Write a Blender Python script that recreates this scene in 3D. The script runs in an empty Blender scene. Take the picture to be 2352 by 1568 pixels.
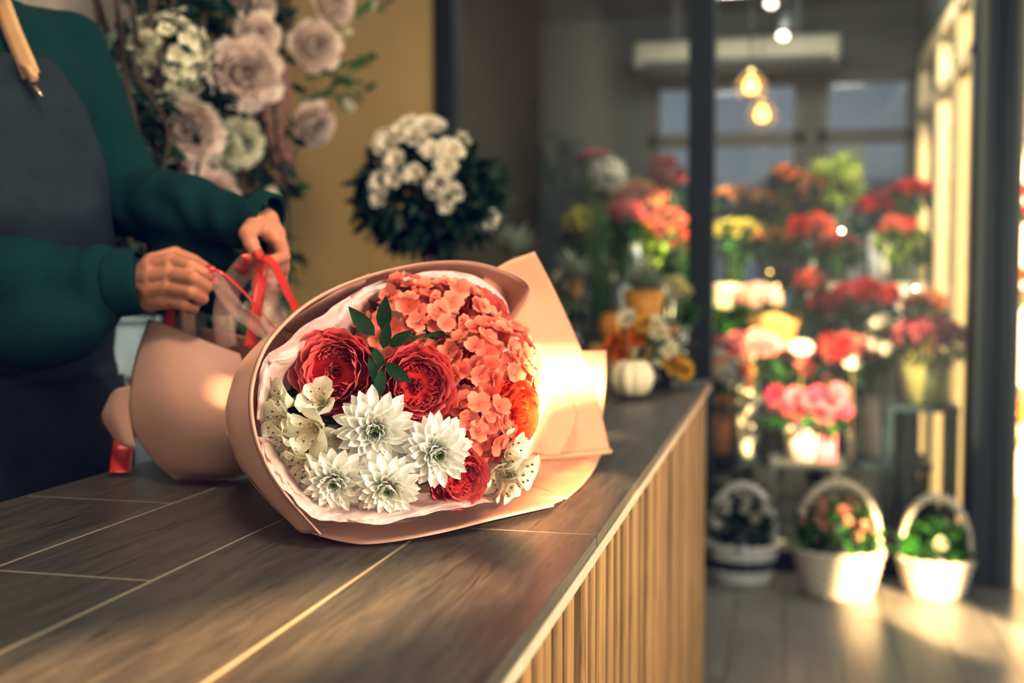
import bpy, bmesh, math, random
from mathutils import Vector as V, Matrix, noise, Quaternion
from mathutils.bvhtree import BVHTree
R = math.radians
rnd = random.Random(7)
SC = bpy.context.scene
COL = SC.collection

# ---------------------------------------------------------------- camera
CAM_H, FPX, CX, CY = 1.12, 2600.0, 1176.0, 784.0
YAW, PITCH = math.atan(620 / 2600), math.atan(136 / 2600)
cd = bpy.data.cameras.new('camera')
cam = bpy.data.objects.new('camera', cd); COL.objects.link(cam)
cam.location = (0, 0, CAM_H)
cam.rotation_euler = (math.pi / 2 - PITCH, 0, YAW)
cd.sensor_width = 36.0; cd.lens = FPX / 2352 * 36
cd.clip_start = 0.02; cd.clip_end = 200
cd.dof.use_dof = True; cd.dof.focus_distance = 1.12; cd.dof.aperture_fstop = 2.8
SC.camera = cam
CF = V((-math.sin(YAW), math.cos(YAW), 0)); CR = V((math.cos(YAW), math.sin(YAW), 0))

def ray(x, y):
    a = (x - CX) / FPX; b = -(y - CY) / FPX
    fy = math.cos(PITCH) + b * math.sin(PITCH); uz = b * math.cos(PITCH) - math.sin(PITCH)
    return CR * a + CF * fy + V((0, 0, uz))
def P(x, y, d):                      # a measured spot at distance d in front of the camera
    return V((0, 0, CAM_H)) + ray(x, y) * d
def PY(x, y, Y):                     # on the plane Y = const
    r = ray(x, y); return V((0, 0, CAM_H)) + r * (Y / r.y)
def PZ(x, y, z):                     # on a level
    r = ray(x, y); return V((0, 0, CAM_H)) + r * ((z - CAM_H) / r.z)
def PX(x, y, X):
    r = ray(x, y); return V((0, 0, CAM_H)) + r * (X / r.x)

# ---------------------------------------------------------------- mesh helper
class MB:
    def __init__(s): s.v = []; s.f = []; s.m = []; s.a = []
    def add(s, verts, faces, mi=0, at=None):
        b = len(s.v); s.v.extend(V(x) for x in verts)
        s.a.extend(at if at is not None else [0.5] * len(verts))
        for f in faces: s.f.append(tuple(b + i for i in f)); s.m.append(mi)
    def grid(s, rows, mi=0, at=None, close_u=False):
        n = len(rows[0]); vs = [p for r in rows for p in r]; fs = []
        for j in range(len(rows) - 1):
            for i in range(n if close_u else n - 1):
                i2 = (i + 1) % n
                fs.append((j * n + i, j * n + i2, (j + 1) * n + i2, (j + 1) * n + i))
        s.add(vs, fs, mi, [x for r in at for x in r] if at else None)
    def box(s, lo, hi, mi=0, a=0.5):
        x0, y0, z0 = lo; x1, y1, z1 = hi
        s.add([(x0,y0,z0),(x1,y0,z0),(x1,y1,z0),(x0,y1,z0),(x0,y0,z1),(x1,y0,z1),(x1,y1,z1),(x0,y1,z1)],
              [(0,3,2,1),(4,5,6,7),(0,1,5,4),(1,2,6,5),(2,3,7,6),(3,0,4,7)], mi, [a] * 8)
    def tube(s, pts, r, n=8, mi=0, a=0.5, cap=True):
        pts = [V(p) for p in pts]; rows = []
        rr = r if isinstance(r, (list, tuple)) else [r] * len(pts)
        up = V((0, 0, 1)); prev = None
        for i, p in enumerate(pts):
            t = (pts[min(i + 1, len(pts) - 1)] - pts[max(i - 1, 0)])
            t = t.normalized() if t.length > 1e-9 else V((0, 0, 1))
            x = prev - t * prev.dot(t) if prev is not None else t.cross(up)
            if x.length < 1e-4: x = t.cross(V((1, 0, 0)))
            x.normalize(); y = t.cross(x); prev = x
            rows.append([p + (x * math.cos(k * math.tau / n) + y * math.sin(k * math.tau / n)) * rr[i] for k in range(n)])
        b = len(s.v); s.grid(rows, mi, [[a] * n] * len(rows), True)
        if cap:
            s.f.append(tuple(b + k for k in range(n))[::-1]); s.m.append(mi)
            e = b + (len(rows) - 1) * n; s.f.append(tuple(e + k for k in range(n))); s.m.append(mi)
    def lathe(s, prof, c=(0, 0, 0), n=32, mi=0, a=0.5, fn=None, cap=False):
        c = V(c); rows = []
        for r, z in prof:
            row = []
            for k in range(n):
                t = k * math.tau / n; q = r * (fn(t, z) if fn else 1)
                row.append(c + V((q * math.cos(t), q * math.sin(t), z)))
            rows.append(row)
        b = len(s.v); s.grid(rows, mi, [[a] * n] * len(rows), True)
        if cap:
            s.f.append(tuple(b + k for k in range(n))[::-1]); s.m.append(mi)
            e = b + (len(rows) - 1) * n; s.f.append(tuple(e + k for k in range(n))); s.m.append(mi)
    def capsule(s, p0, p1, r0, r1, n=14, mi=0):
        p0 = V(p0); p1 = V(p1); d = p1 - p0; L = d.length
        if L < 1e-6: d = V((0, 0, 1)); L = 1e-6
        d = d / L; pts = []; rr = []
        for k in range(5):
            t = -math.pi / 2 + k / 5 * math.pi / 2
            pts.append(p0 + d * (r0 * math.sin(t))); rr.append(max(1e-5, r0 * math.cos(t)))
        for k in range(0, 6):
            t = k / 5 * math.pi / 2
            pts.append(p1 + d * (r1 * math.sin(t))); rr.append(max(1e-5, r1 * math.cos(t)))
        s.tube(pts, rr, n, mi)
    def ell(s, c, rad, M=None, n=20, mi=0):
        c = V(c); M = M or Matrix.Identity(3); rows = []
        m = n // 2
        for j in range(m + 1):
            t = -math.pi / 2 + j / m * math.pi
            rows.append([c + M @ V((rad[0] * max(1e-4, math.cos(t)) * math.cos(k * math.tau / n), rad[1] * max(1e-4, math.cos(t)) * math.sin(k * math.tau / n), rad[2] * math.sin(t))) for k in range(n)])
        b = len(s.v); s.grid(rows, mi, None, True)
        s.f.append(tuple(b + k for k in range(n))[::-1]); s.m.append(mi)
        e = b + m * n; s.f.append(tuple(e + k for k in range(n))); s.m.append(mi)
    def mesh(s, name, mats, smooth=True):
        me = bpy.data.meshes.new(name)
        me.from_pydata([tuple(v) for v in s.v], [], s.f)
        for m in (mats if isinstance(mats, (list, tuple)) else [mats]): me.materials.append(m)
        me.polygons.foreach_set('material_index', s.m)
        me.polygons.foreach_set('use_smooth', [smooth] * len(s.f))
        at = me.attributes.new('pt', 'FLOAT', 'POINT'); at.data.foreach_set('value', s.a)
        me.update(); return me

WM = {}
def place(o, parent, world):
    COL.objects.link(o); o.parent = parent
    o.matrix_basis = (WM[parent].inverted() @ world) if parent is not None else world
    WM[o] = world; return o
def put(name, mesh, parent=None, world=None):
    return place(bpy.data.objects.new(name, mesh), parent, world or Matrix.Identity(4))
def build(name, mb, mats, parent=None, smooth=True, world=None):
    """link a mesh as ONE object; world-space verts; origin moved to the mesh's own foot"""
    if world is None and mb.v:
        lo = V((min(v.x for v in mb.v), min(v.y for v in mb.v), min(v.z for v in mb.v)))
        hi = V((max(v.x for v in mb.v), max(v.y for v in mb.v), max(v.z for v in mb.v)))
        o = V(((lo.x + hi.x) / 2, (lo.y + hi.y) / 2, lo.z))
        for v in mb.v: v -= o
        world = Matrix.Translation(o)
    return put(name, mb.mesh(name, mats, smooth), parent, world)
def tag(o, label=None, cat=None, group=None, kind=None):
    if label: o['label'] = label
    if cat: o['category'] = cat
    if group: o['group'] = group
    if kind: o['kind'] = kind
    return o
def thing(name, label, cat, loc, group=None):
    o = bpy.data.objects.new(name, None); o.empty_display_size = .05
    place(o, None, Matrix.Translation(V(loc))); return tag(o, label, cat, group)
def struct(name, mb, mat, parent=None, smooth=False):
    o = build(name, mb, mat, parent, smooth)
    if parent is None: o['kind'] = 'structure'
    return o
def bevel(o, w, seg=2):
    m = o.modifiers.new('bevel', 'BEVEL'); m.width = w; m.segments = seg; m.limit_method = 'ANGLE'; m.angle_limit = R(40)
    return o
def facing(loc, axis, spin=0.0, s=1.0):
    q = V(axis).to_track_quat('Z', 'Y')
    return Matrix.Translation(V(loc)) @ q.to_matrix().to_4x4() @ Matrix.Rotation(spin, 4, 'Z') @ Matrix.Scale(s, 4)

# ---------------------------------------------------------------- materials
def nmat(name):
    m = bpy.data.materials.new(name); m.use_nodes = True
    return m, m.node_tree.nodes, m.node_tree.links, m.node_tree.nodes['Principled BSDF']
def setp(b, **k):
    for n, v in k.items():
        n = n.replace('_', ' ')
        if n in b.inputs: b.inputs[n].default_value = v
def rgba(c): return (c[0], c[1], c[2], 1)
def plain(name, c, rough=.5, metal=0.0, var=.12, scale=30, bump=0.0, spec=.5, bscale=200):
    m, N, L, b = nmat(name); setp(b, Roughness=rough, Metallic=metal, Specular_IOR_Level=spec)
    tc = N.new('ShaderNodeTexCoord'); nz = N.new('ShaderNodeTexNoise'); nz.inputs['Scale'].default_value = scale
    nz.inputs['Detail'].default_value = 3
    L.new(tc.outputs['Object'], nz.inputs['Vector'])
    r = N.new('ShaderNodeMix'); r.data_type = 'RGBA'
    r.inputs['A'].default_value = rgba([x * (1 - var) for x in c]); r.inputs['B'].default_value = rgba([min(1, x * (1 + var)) for x in c])
    L.new(nz.outputs['Fac'], r.inputs['Factor']); L.new(r.outputs['Result'], b.inputs['Base Color'])
    if bump:
        n2 = N.new('ShaderNodeTexNoise'); n2.inputs['Scale'].default_value = bscale; n2.inputs['Detail'].default_value = 2
        L.new(tc.outputs['Object'], n2.inputs['Vector'])
        bp = N.new('ShaderNodeBump'); bp.inputs['Strength'].default_value = bump; bp.inputs['Distance'].default_value = .002
        L.new(n2.outputs['Fac'], bp.inputs['Height']); L.new(bp.outputs['Normal'], b.inputs['Normal'])
    return m
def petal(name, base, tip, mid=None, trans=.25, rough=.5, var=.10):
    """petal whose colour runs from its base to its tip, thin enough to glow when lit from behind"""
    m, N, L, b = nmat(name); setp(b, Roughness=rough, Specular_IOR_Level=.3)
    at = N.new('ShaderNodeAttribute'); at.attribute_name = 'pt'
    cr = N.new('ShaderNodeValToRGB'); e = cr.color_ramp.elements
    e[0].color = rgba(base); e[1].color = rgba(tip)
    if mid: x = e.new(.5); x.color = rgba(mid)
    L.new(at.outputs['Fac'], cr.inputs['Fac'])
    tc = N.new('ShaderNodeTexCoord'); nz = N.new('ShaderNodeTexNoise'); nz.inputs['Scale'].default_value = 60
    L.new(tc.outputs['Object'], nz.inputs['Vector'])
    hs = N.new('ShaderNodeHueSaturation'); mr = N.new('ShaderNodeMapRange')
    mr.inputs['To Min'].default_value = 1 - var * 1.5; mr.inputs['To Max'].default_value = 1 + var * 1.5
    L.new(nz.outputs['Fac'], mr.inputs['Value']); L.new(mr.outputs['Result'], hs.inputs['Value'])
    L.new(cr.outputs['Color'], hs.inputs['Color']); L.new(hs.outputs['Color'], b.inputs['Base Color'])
    if trans:
        t = N.new('ShaderNodeBsdfTranslucent'); mx = N.new('ShaderNodeMixShader'); mx.inputs['Fac'].default_value = trans
        L.new(hs.outputs['Color'], t.inputs['Color']); L.new(b.outputs['BSDF'], mx.inputs[1]); L.new(t.outputs['BSDF'], mx.inputs[2])
        L.new(mx.outputs['Shader'], N['Material Output'].inputs['Surface'])
    return m
def paper(name, c, trans=.3, rough=.55, weave=900, bump=.15):
    m, N, L, b = nmat(name); setp(b, Roughness=rough, Base_Color=rgba(c), Specular_IOR_Level=.35)
    tc = N.new('ShaderNodeTexCoord')
    w1 = N.new('ShaderNodeTexWave'); w1.inputs['Scale'].default_value = weave; w1.bands_direction = 'X'
    w2 = N.new('ShaderNodeTexWave'); w2.inputs['Scale'].default_value = weave; w2.bands_direction = 'Z'
    L.new(tc.outputs['Object'], w1.inputs['Vector']); L.new(tc.outputs['Object'], w2.inputs['Vector'])
    ad = N.new('ShaderNodeMath'); ad.operation = 'ADD'; L.new(w1.outputs['Fac'], ad.inputs[0]); L.new(w2.outputs['Fac'], ad.inputs[1])
    bp = N.new('ShaderNodeBump'); bp.inputs['Strength'].default_value = bump; bp.inputs['Distance'].default_value = .0005
    L.new(ad.outputs[0], bp.inputs['Height']); L.new(bp.outputs['Normal'], b.inputs['Normal'])
    if trans:
        t = N.new('ShaderNodeBsdfTranslucent'); t.inputs['Color'].default_value = rgba(c)
        mx = N.new('ShaderNodeMixShader'); mx.inputs['Fac'].default_value = trans
        L.new(b.outputs['BSDF'], mx.inputs[1]); L.new(t.outputs['BSDF'], mx.inputs[2])
        L.new(mx.outputs['Shader'], N['Material Output'].inputs['Surface'])
    return m
def sheer(name, c, alpha=.5):
    m, N, L, b = nmat(name); setp(b, Roughness=.3, Base_Color=rgba(c), Alpha=alpha)
    return m
def emit(name, c, s):
    m, N, L, b = nmat(name); setp(b, Base_Color=rgba(c), Emission_Color=rgba(c), Emission_Strength=s)
    return m
def thin_glass(name, tint=(.93, .97, .96), refl=1.0):
    m, N, L, b = nmat(name); N.remove(b)
    tr = N.new('ShaderNodeBsdfTransparent'); tr.inputs['Color'].default_value = rgba(tint)
    gl = N.new('ShaderNodeBsdfGlossy'); gl.inputs['Roughness'].default_value = 0.0
    fr = N.new('ShaderNodeFresnel'); fr.inputs['IOR'].default_value = 1.5
    mu = N.new('ShaderNodeMath'); mu.operation = 'MULTIPLY_ADD'; mu.inputs[1].default_value = refl; mu.inputs[2].default_value = .03 * refl; mu.use_clamp = True
    mx = N.new('ShaderNodeMixShader')
    L.new(fr.outputs['Fac'], mu.inputs[0]); L.new(mu.outputs[0], mx.inputs['Fac'])
    L.new(tr.outputs['BSDF'], mx.inputs[1]); L.new(gl.outputs['BSDF'], mx.inputs[2])
    L.new(mx.outputs['Shader'], N['Material Output'].inputs['Surface'])
    return m
def wood(name, c1, c2, c3, axis=1, stretch=14, scale=6, rough=.4, bump=.1):
    """grain runs along the given axis; attribute pt shifts it from piece to piece"""
    m, N, L, b = nmat(name); setp(b, Roughness=rough)
    tc = N.new('ShaderNodeTexCoord'); at = N.new('ShaderNodeAttribute'); at.attribute_name = 'pt'
    mp = N.new('ShaderNodeMapping'); s = [stretch, stretch, stretch]; s[axis] = 1.0; mp.inputs['Scale'].default_value = s
    cb = N.new('ShaderNodeCombineXYZ'); mu = N.new('ShaderNodeMath'); mu.operation = 'MULTIPLY'; mu.inputs[1].default_value = 37.0
    L.new(at.outputs['Fac'], mu.inputs[0]); 
    for k in range(3): L.new(mu.outputs[0], cb.inputs[k])
    L.new(cb.outputs[0], mp.inputs['Location']); L.new(tc.outputs['Object'], mp.inputs['Vector'])
    n1 = N.new('ShaderNodeTexNoise'); n1.inputs['Scale'].default_value = scale; n1.inputs['Detail'].default_value = 8; n1.inputs['Roughness'].default_value = .65; n1.inputs['Distortion'].default_value = .6
    n2 = N.new('ShaderNodeTexNoise'); n2.inputs['Scale'].default_value = scale * .18; n2.inputs['Detail'].default_value = 3; n2.inputs['Distortion'].default_value = 1.0
    L.new(mp.outputs['Vector'], n1.inputs['Vector']); L.new(mp.outputs['Vector'], n2.inputs['Vector'])
    cr = N.new('ShaderNodeValToRGB'); e = cr.color_ramp.elements
    e[0].position = .3; e[0].color = rgba(c1); e[1].position = .72; e[1].color = rgba(c3); x = e.new(.5); x.color = rgba(c2)
    L.new(n1.outputs['Fac'], cr.inputs['Fac'])
    mr = N.new('ShaderNodeMapRange'); mr.inputs['From Min'].default_value = .3; mr.inputs['From Max'].default_value = .7; mr.inputs['To Min'].default_value = .72; mr.inputs['To Max'].default_value = 1.2
    L.new(n2.outputs['Fac'], mr.inputs['Value'])
    hs = N.new('ShaderNodeHueSaturation'); L.new(mr.outputs['Result'], hs.inputs['Value']); L.new(cr.outputs['Color'], hs.inputs['Color'])
    n3 = N.new('ShaderNodeTexNoise'); n3.inputs['Scale'].default_value = scale * .5; n3.inputs['Detail'].default_value = 2; n3.inputs['Distortion'].default_value = .3
    ck = N.new('ShaderNodeMapRange'); ck.inputs['From Min'].default_value = .66; ck.inputs['From Max'].default_value = .74
    L.new(mp.outputs['Vector'], n3.inputs['Vector']); L.new(n3.outputs['Fac'], ck.inputs['Value'])
    mk = N.new('ShaderNodeMix'); mk.data_type = 'RGBA'; mk.inputs['B'].default_value = rgba([x * .45 for x in c1])
    L.new(ck.outputs['Result'], mk.inputs['Factor']); L.new(hs.outputs['Color'], mk.inputs['A']); L.new(mk.outputs['Result'], b.inputs['Base Color'])
    bp = N.new('ShaderNodeBump'); bp.inputs['Strength'].default_value = bump; bp.inputs['Distance'].default_value = .001
    L.new(n1.outputs['Fac'], bp.inputs['Height']); L.new(bp.outputs['Normal'], b.inputs['Normal'])
    return m
def brickfloor(name):
    m, N, L, b = nmat(name); setp(b, Roughness=.28)
    tc = N.new('ShaderNodeTexCoord'); mp = N.new('ShaderNodeMapping'); mp.inputs['Rotation'].default_value = (0, 0, R(90))
    L.new(tc.outputs['Object'], mp.inputs['Vector'])
    br = N.new('ShaderNodeTexBrick'); br.inputs['Scale'].default_value = 1; br.inputs['Brick Width'].default_value = .9; br.inputs['Row Height'].default_value = .165
    br.inputs['Mortar Size'].default_value = .003; br.inputs['Color1'].default_value = rgba((.17, .165, .155)); br.inputs['Color2'].default_value = rgba((.23, .222, .205)); br.inputs['Mortar'].default_value = rgba((.08, .075, .07))
    L.new(mp.outputs['Vector'], br.inputs['Vector'])
    nz = N.new('ShaderNodeTexNoise'); nz.inputs['Scale'].default_value = 4; nz.inputs['Detail'].default_value = 6
    mp2 = N.new('ShaderNodeMapping'); mp2.inputs['Scale'].default_value = (9, 1, 1); L.new(tc.outputs['Object'], mp2.inputs['Vector']); L.new(mp2.outputs['Vector'], nz.inputs['Vector'])
    hs = N.new('ShaderNodeHueSaturation'); mr = N.new('ShaderNodeMapRange'); mr.inputs['To Min'].default_value = .7; mr.inputs['To Max'].default_value = 1.3
    L.new(nz.outputs['Fac'], mr.inputs['Value']); L.new(mr.outputs['Result'], hs.inputs['Value']); L.new(br.outputs['Color'], hs.inputs['Color']); L.new(hs.outputs['Color'], b.inputs['Base Color'])
    return m

# ---------------------------------------------------------------- curves and sheets
def cr(p0, p1, p2, p3, t):
    return .5 * ((2 * p1) + (p2 - p0) * t + (2 * p0 - 5 * p1 + 4 * p2 - p3) * t * t + (3 * p1 - p0 - 3 * p2 + p3) * t ** 3)
def spline(pts, n):
    pts = [V(p) for p in pts]; m = len(pts) - 1; out = []
    for i in range(n):
        f = i / (n - 1) * m; k = min(int(f), m - 1); t = f - k
        a = pts[k - 1] if k > 0 else pts[0] * 2 - pts[1]
        d = pts[k + 2] if k + 2 <= m else pts[m] * 2 - pts[m - 1]
        out.append(cr(a, pts[k], pts[k + 1], d, t))
    return out
def sheet(rows, nu, nv, fn=None):
    """rows of points -> a smooth grid nv x nu"""
    R1 = [spline(r, nu) for r in rows]
    cols = [spline([r[i] for r in R1], nv) for i in range(nu)]
    g = [[cols[i][j] for i in range(nu)] for j in range(nv)]
    if fn: g = [[fn(p, i / (nu - 1), j / (nv - 1)) for i, p in enumerate(r)] for j, r in enumerate(g)]
    return g
def solid(o, t, off=0):
    m = o.modifiers.new('solid', 'SOLIDIFY'); m.thickness = t; m.offset = off; return o
def baked(o):
    dg = bpy.context.evaluated_depsgraph_get(); dg.update()
    me = bpy.data.meshes.new_from_object(o.evaluated_get(dg)); return me
def fuse(mb, voxel, smooth=6, fac=.5):
    """union of overlapping solids as one continuous skin (verts, faces)"""
    me = mb.mesh('tmp', []); o = bpy.data.objects.new('tmp', me); COL.objects.link(o)
    m = o.modifiers.new('r', 'REMESH'); m.mode = 'VOXEL'; m.voxel_size = voxel
    s = o.modifiers.new('s', 'SMOOTH'); s.factor = fac; s.iterations = smooth
    r = baked(o); vs = [v.co.copy() for v in r.vertices]; fs = [tuple(p.vertices) for p in r.polygons]
    bpy.data.objects.remove(o); bpy.data.meshes.remove(r); bpy.data.meshes.remove(me)
    return vs, fs
# ================================================================ the setting
GY = 4.45            # plane of the glass partition
WX = -1.383          # the wall behind the counter
M_floor = brickfloor('floor_planks')
M_mustard = plain('mustard_wall', (.37, .238, .078), .6, var=.05, scale=3, bump=.12, bscale=120)
M_pale = plain('pale_wall', (.50, .42, .36), .7, var=.05, scale=3, bump=.1)
M_white = plain('white_paint', (.62, .60, .55), .6, var=.04, scale=3)
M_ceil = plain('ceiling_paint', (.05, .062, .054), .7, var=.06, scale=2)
M_dark = plain('dark_metal', (.014, .026, .034), .45, 0.2, var=.15, scale=8)
M_darkgrey = plain('dark_grey', (.03, .035, .04), .5)
M_bronze = plain('bronze_frame', (.60, .51, .34), .4, var=.1)
M_brownframe = plain('brown_frame', (.045, .034, .022), .5)
M_glass = thin_glass('partition_glass', (.94, .97, .96), 1.8)
M_glass2 = thin_glass('window_glass', (.80, .86, .90), .8)
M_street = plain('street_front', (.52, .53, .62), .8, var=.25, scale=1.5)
M_cream = plain('cream_render', (.80, .76, .68), .7, var=.06, scale=2)

def slab(name, lo, hi, mat):
    m = MB(); m.box(lo, hi); return struct(name, m, mat)
slab('floor', (-1.6, -1.6, -.06), (5.6, 8.9, 0), M_floor)
# wall behind the counter: mustard stretch and a pale stretch nearer the camera
slab('wall_left', (WX - .1, 2.25, 0), (WX, GY - .02, 3.3), M_mustard)
slab('wall_side', (WX - .1, -1.6, 0), (WX, 2.25, 3.3), M_pale)
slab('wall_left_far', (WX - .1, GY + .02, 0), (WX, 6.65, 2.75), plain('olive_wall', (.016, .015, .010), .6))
slab('ceiling', (WX - .1, -1.6, 3.3), (1.9, GY + .1, 3.4), M_white)
slab('wall_bulkhead', (WX - .1, GY, 2.75), (5.6, GY + .1, 3.3), M_white)
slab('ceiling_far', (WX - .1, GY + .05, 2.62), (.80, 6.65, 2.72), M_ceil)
# glazed partition: mullions, sill and three panes
for i, (x0, x1) in enumerate(((-1.395, -1.305), (-.361, -.262))):
    m = MB(); m.box((x0, GY, 0), (x1, GY + .1, 2.75)); bevel(struct('trim_%d' % (i + 1), m, M_dark), .004)
m = MB(); m.box((.684, GY - .03, 0), (.762, GY + .12, 2.75)); m.box((.764, GY - .03, 0), (.842, GY + .12, 2.75)); bevel(struct('trim_3', m, M_dark), .004)
for i, (x0, x1) in enumerate(((-1.305, -.361), (-.262, .684))):
    m = MB(); m.box((x0, GY + .02, 0), (x1, GY + .08, .07)); m.box((x0, GY + .02, 2.66), (x1, GY + .08, 2.75)); struct('trim_%d' % (i + 4), m, M_dark)
    m = MB(); m.add([(x0, GY + .05, .07), (x1, GY + .05, .07), (x1, GY + .05, 2.66), (x0, GY + .05, 2.66)], [(0, 1, 2, 3)]); struct('window_%d' % (i + 1), m, M_glass)
# far wall with a row of windows on to a shaded street
BY = 6.5
xw = [PY(1488, 300, BY).x, PY(1850, 300, BY).x, PY(1876, 300, BY).x, PY(2112, 300, BY).x]
zt, zm, zb = PY(1700, 175, BY).z, PY(1700, 318, BY).z, .9
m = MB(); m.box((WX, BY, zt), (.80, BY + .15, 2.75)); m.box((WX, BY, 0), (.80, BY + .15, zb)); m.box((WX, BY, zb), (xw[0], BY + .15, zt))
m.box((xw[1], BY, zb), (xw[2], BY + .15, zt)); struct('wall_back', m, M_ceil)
for i in (0, 2):
    a, b_ = xw[i], xw[i + 1]; m = MB()
    for lo, hi in (((a, zb), (a + .06, zt)), ((b_ - .06, zb), (b_, zt)), ((a, zt - .05), (b_, zt)), ((a, zm - .035), (b_, zm + .035)), ((a, zb), (b_, zb + .06))):
        m.box((lo[0], BY + .02, lo[1]), (hi[0], BY + .1, hi[1]))
    o = struct('window_%d' % (3 + i // 2), m, M_brownframe)
    m = MB(); m.add([(a, BY + .06, zb), (b_, BY + .06, zb), (b_, BY + .06, zt), (a, BY + .06, zt)], [(0, 1, 2, 3)]); build('pane', m, M_glass2, o, False)
# what stands across the street
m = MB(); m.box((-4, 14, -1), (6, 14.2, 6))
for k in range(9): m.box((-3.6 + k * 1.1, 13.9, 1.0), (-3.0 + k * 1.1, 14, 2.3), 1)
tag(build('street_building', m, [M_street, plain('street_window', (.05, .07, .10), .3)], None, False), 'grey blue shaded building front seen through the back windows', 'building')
m = MB(); pa, pb = PY(1850, 640, 8), PY(1990, 640, 8); pa.z = pb.z = .001
m.add([pa, pb, PY(1985, 315, 8), PY(1850, 375, 8)], [(0, 1, 2, 3)]); 
o = solid(build('sun_patch_panel', m, M_cream, None, False), .02); tag(o, 'pale slanted panel standing for a sunlit patch outside the back window', 'panel')  # pale panel added where a bit of the exterior is sunlit
# glazed side of the flower room: bronze door frame and door
RX = .72
fr = MB()
for y in (GY + .16, 5.0, 5.62, 6.38): fr.box((RX - .03, y, 0), (RX + .03, y + .06, 2.3))
fr.box((RX - .03, GY + .16, 2.24), (RX + .03, 6.44, 2.32)); fr.box((RX - .03, GY + .16, 1.98), (RX + .03, 6.44, 2.03)); fr.box((RX - .03, GY + .16, 0), (RX + .03, 6.44, .12))
o = struct('window_5', fr, M_bronze)
m = MB(); m.add([(RX, GY + .16, .1), (RX, 6.44, .1), (RX, 6.44, 2.26), (RX, GY + .16, 2.26)], [(0, 1, 2, 3)]); build('pane', m, M_glass2, o, False)
slab('wall_right', (RX - .04, GY + .16, 2.32), (RX + .04, 6.5, 2.75), M_ceil)
# bright side beyond the right mullion
slab('wall_right_far', (1.06, 6.6, 0), (3.4, 6.7, 2.75), M_cream)

# ---------------------------------------------------------------- counter
TOP = .87
M_top = wood('grey_oak_tile', (.042, .035, .028), (.072, .059, .047), (.104, .087, .068), 1, 11, 15, .38, .08)
M_grout = plain('sand_grout', (.30, .245, .17), .8)
M_edge = plain('pale_edge_strip', (.55, .47, .35), .5, var=.15, scale=40)
M_slat = wood('pale_oak_slat', (.27, .155, .055), (.38, .23, .092), (.46, .30, .135), 2, 14, 8, .45, .05)
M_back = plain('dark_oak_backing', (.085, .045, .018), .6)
top = thing('counter_worktop', 'grey brown wood-look tiled worktop of the shop counter', 'worktop', (-.51, 1.5, TOP - .02))
g = MB(); g.box((-.862, -.9, TOP - .03), (-.183, 2.93, TOP - .0005)); build('grout_bed', g, M_grout, top, False)
t = MB(); gap = .0016
xs = [-.862, -.670, -.512, -.348, -.176]
offs = [.30, -.006, .47, .252]
for i in range(4):
    y = offs[i] - 1.68; 
    while y < 2.94:
        a, b_ = max(y + gap, -.9), min(y + .843 - gap, 2.94)
        if b_ > a + .01: t.box((xs[i] + gap, a, TOP - .012), (xs[i + 1] - (gap if i < 3 else 0), b_, TOP), 0, rnd.random())
        y += .843
bevel(build('tile', t, M_top, top, False), .0008, 1)
e = MB(); e.box((-.183, -.9, TOP - .024), (-.1745, 2.945, TOP - .0125)); e.box((-.86, 2.932, TOP - .024), (-.183, 2.945, TOP - .0125)); build('edge_strip', e, M_edge, top, False)
ct = thing('counter', 'long shop counter clad in upright pale oak slats', 'counter', (-.51, 1.5, 0))
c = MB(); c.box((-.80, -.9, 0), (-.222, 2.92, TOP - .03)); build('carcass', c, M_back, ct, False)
y = -.2; k = 0
while y < 2.9:
    w = rnd.choice((.022, .026, .03, .034)); a = rnd.random()
    s = MB(); s.box((-.221, y, .012), (-.184 - rnd.choice((0, .002, .005)), y + w, TOP - .031), 0, a)
    bevel(build('slat', s, M_slat, ct, False), .0035, 2); y += w + rnd.choice((.020, .025, .030)); k += 1
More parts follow.
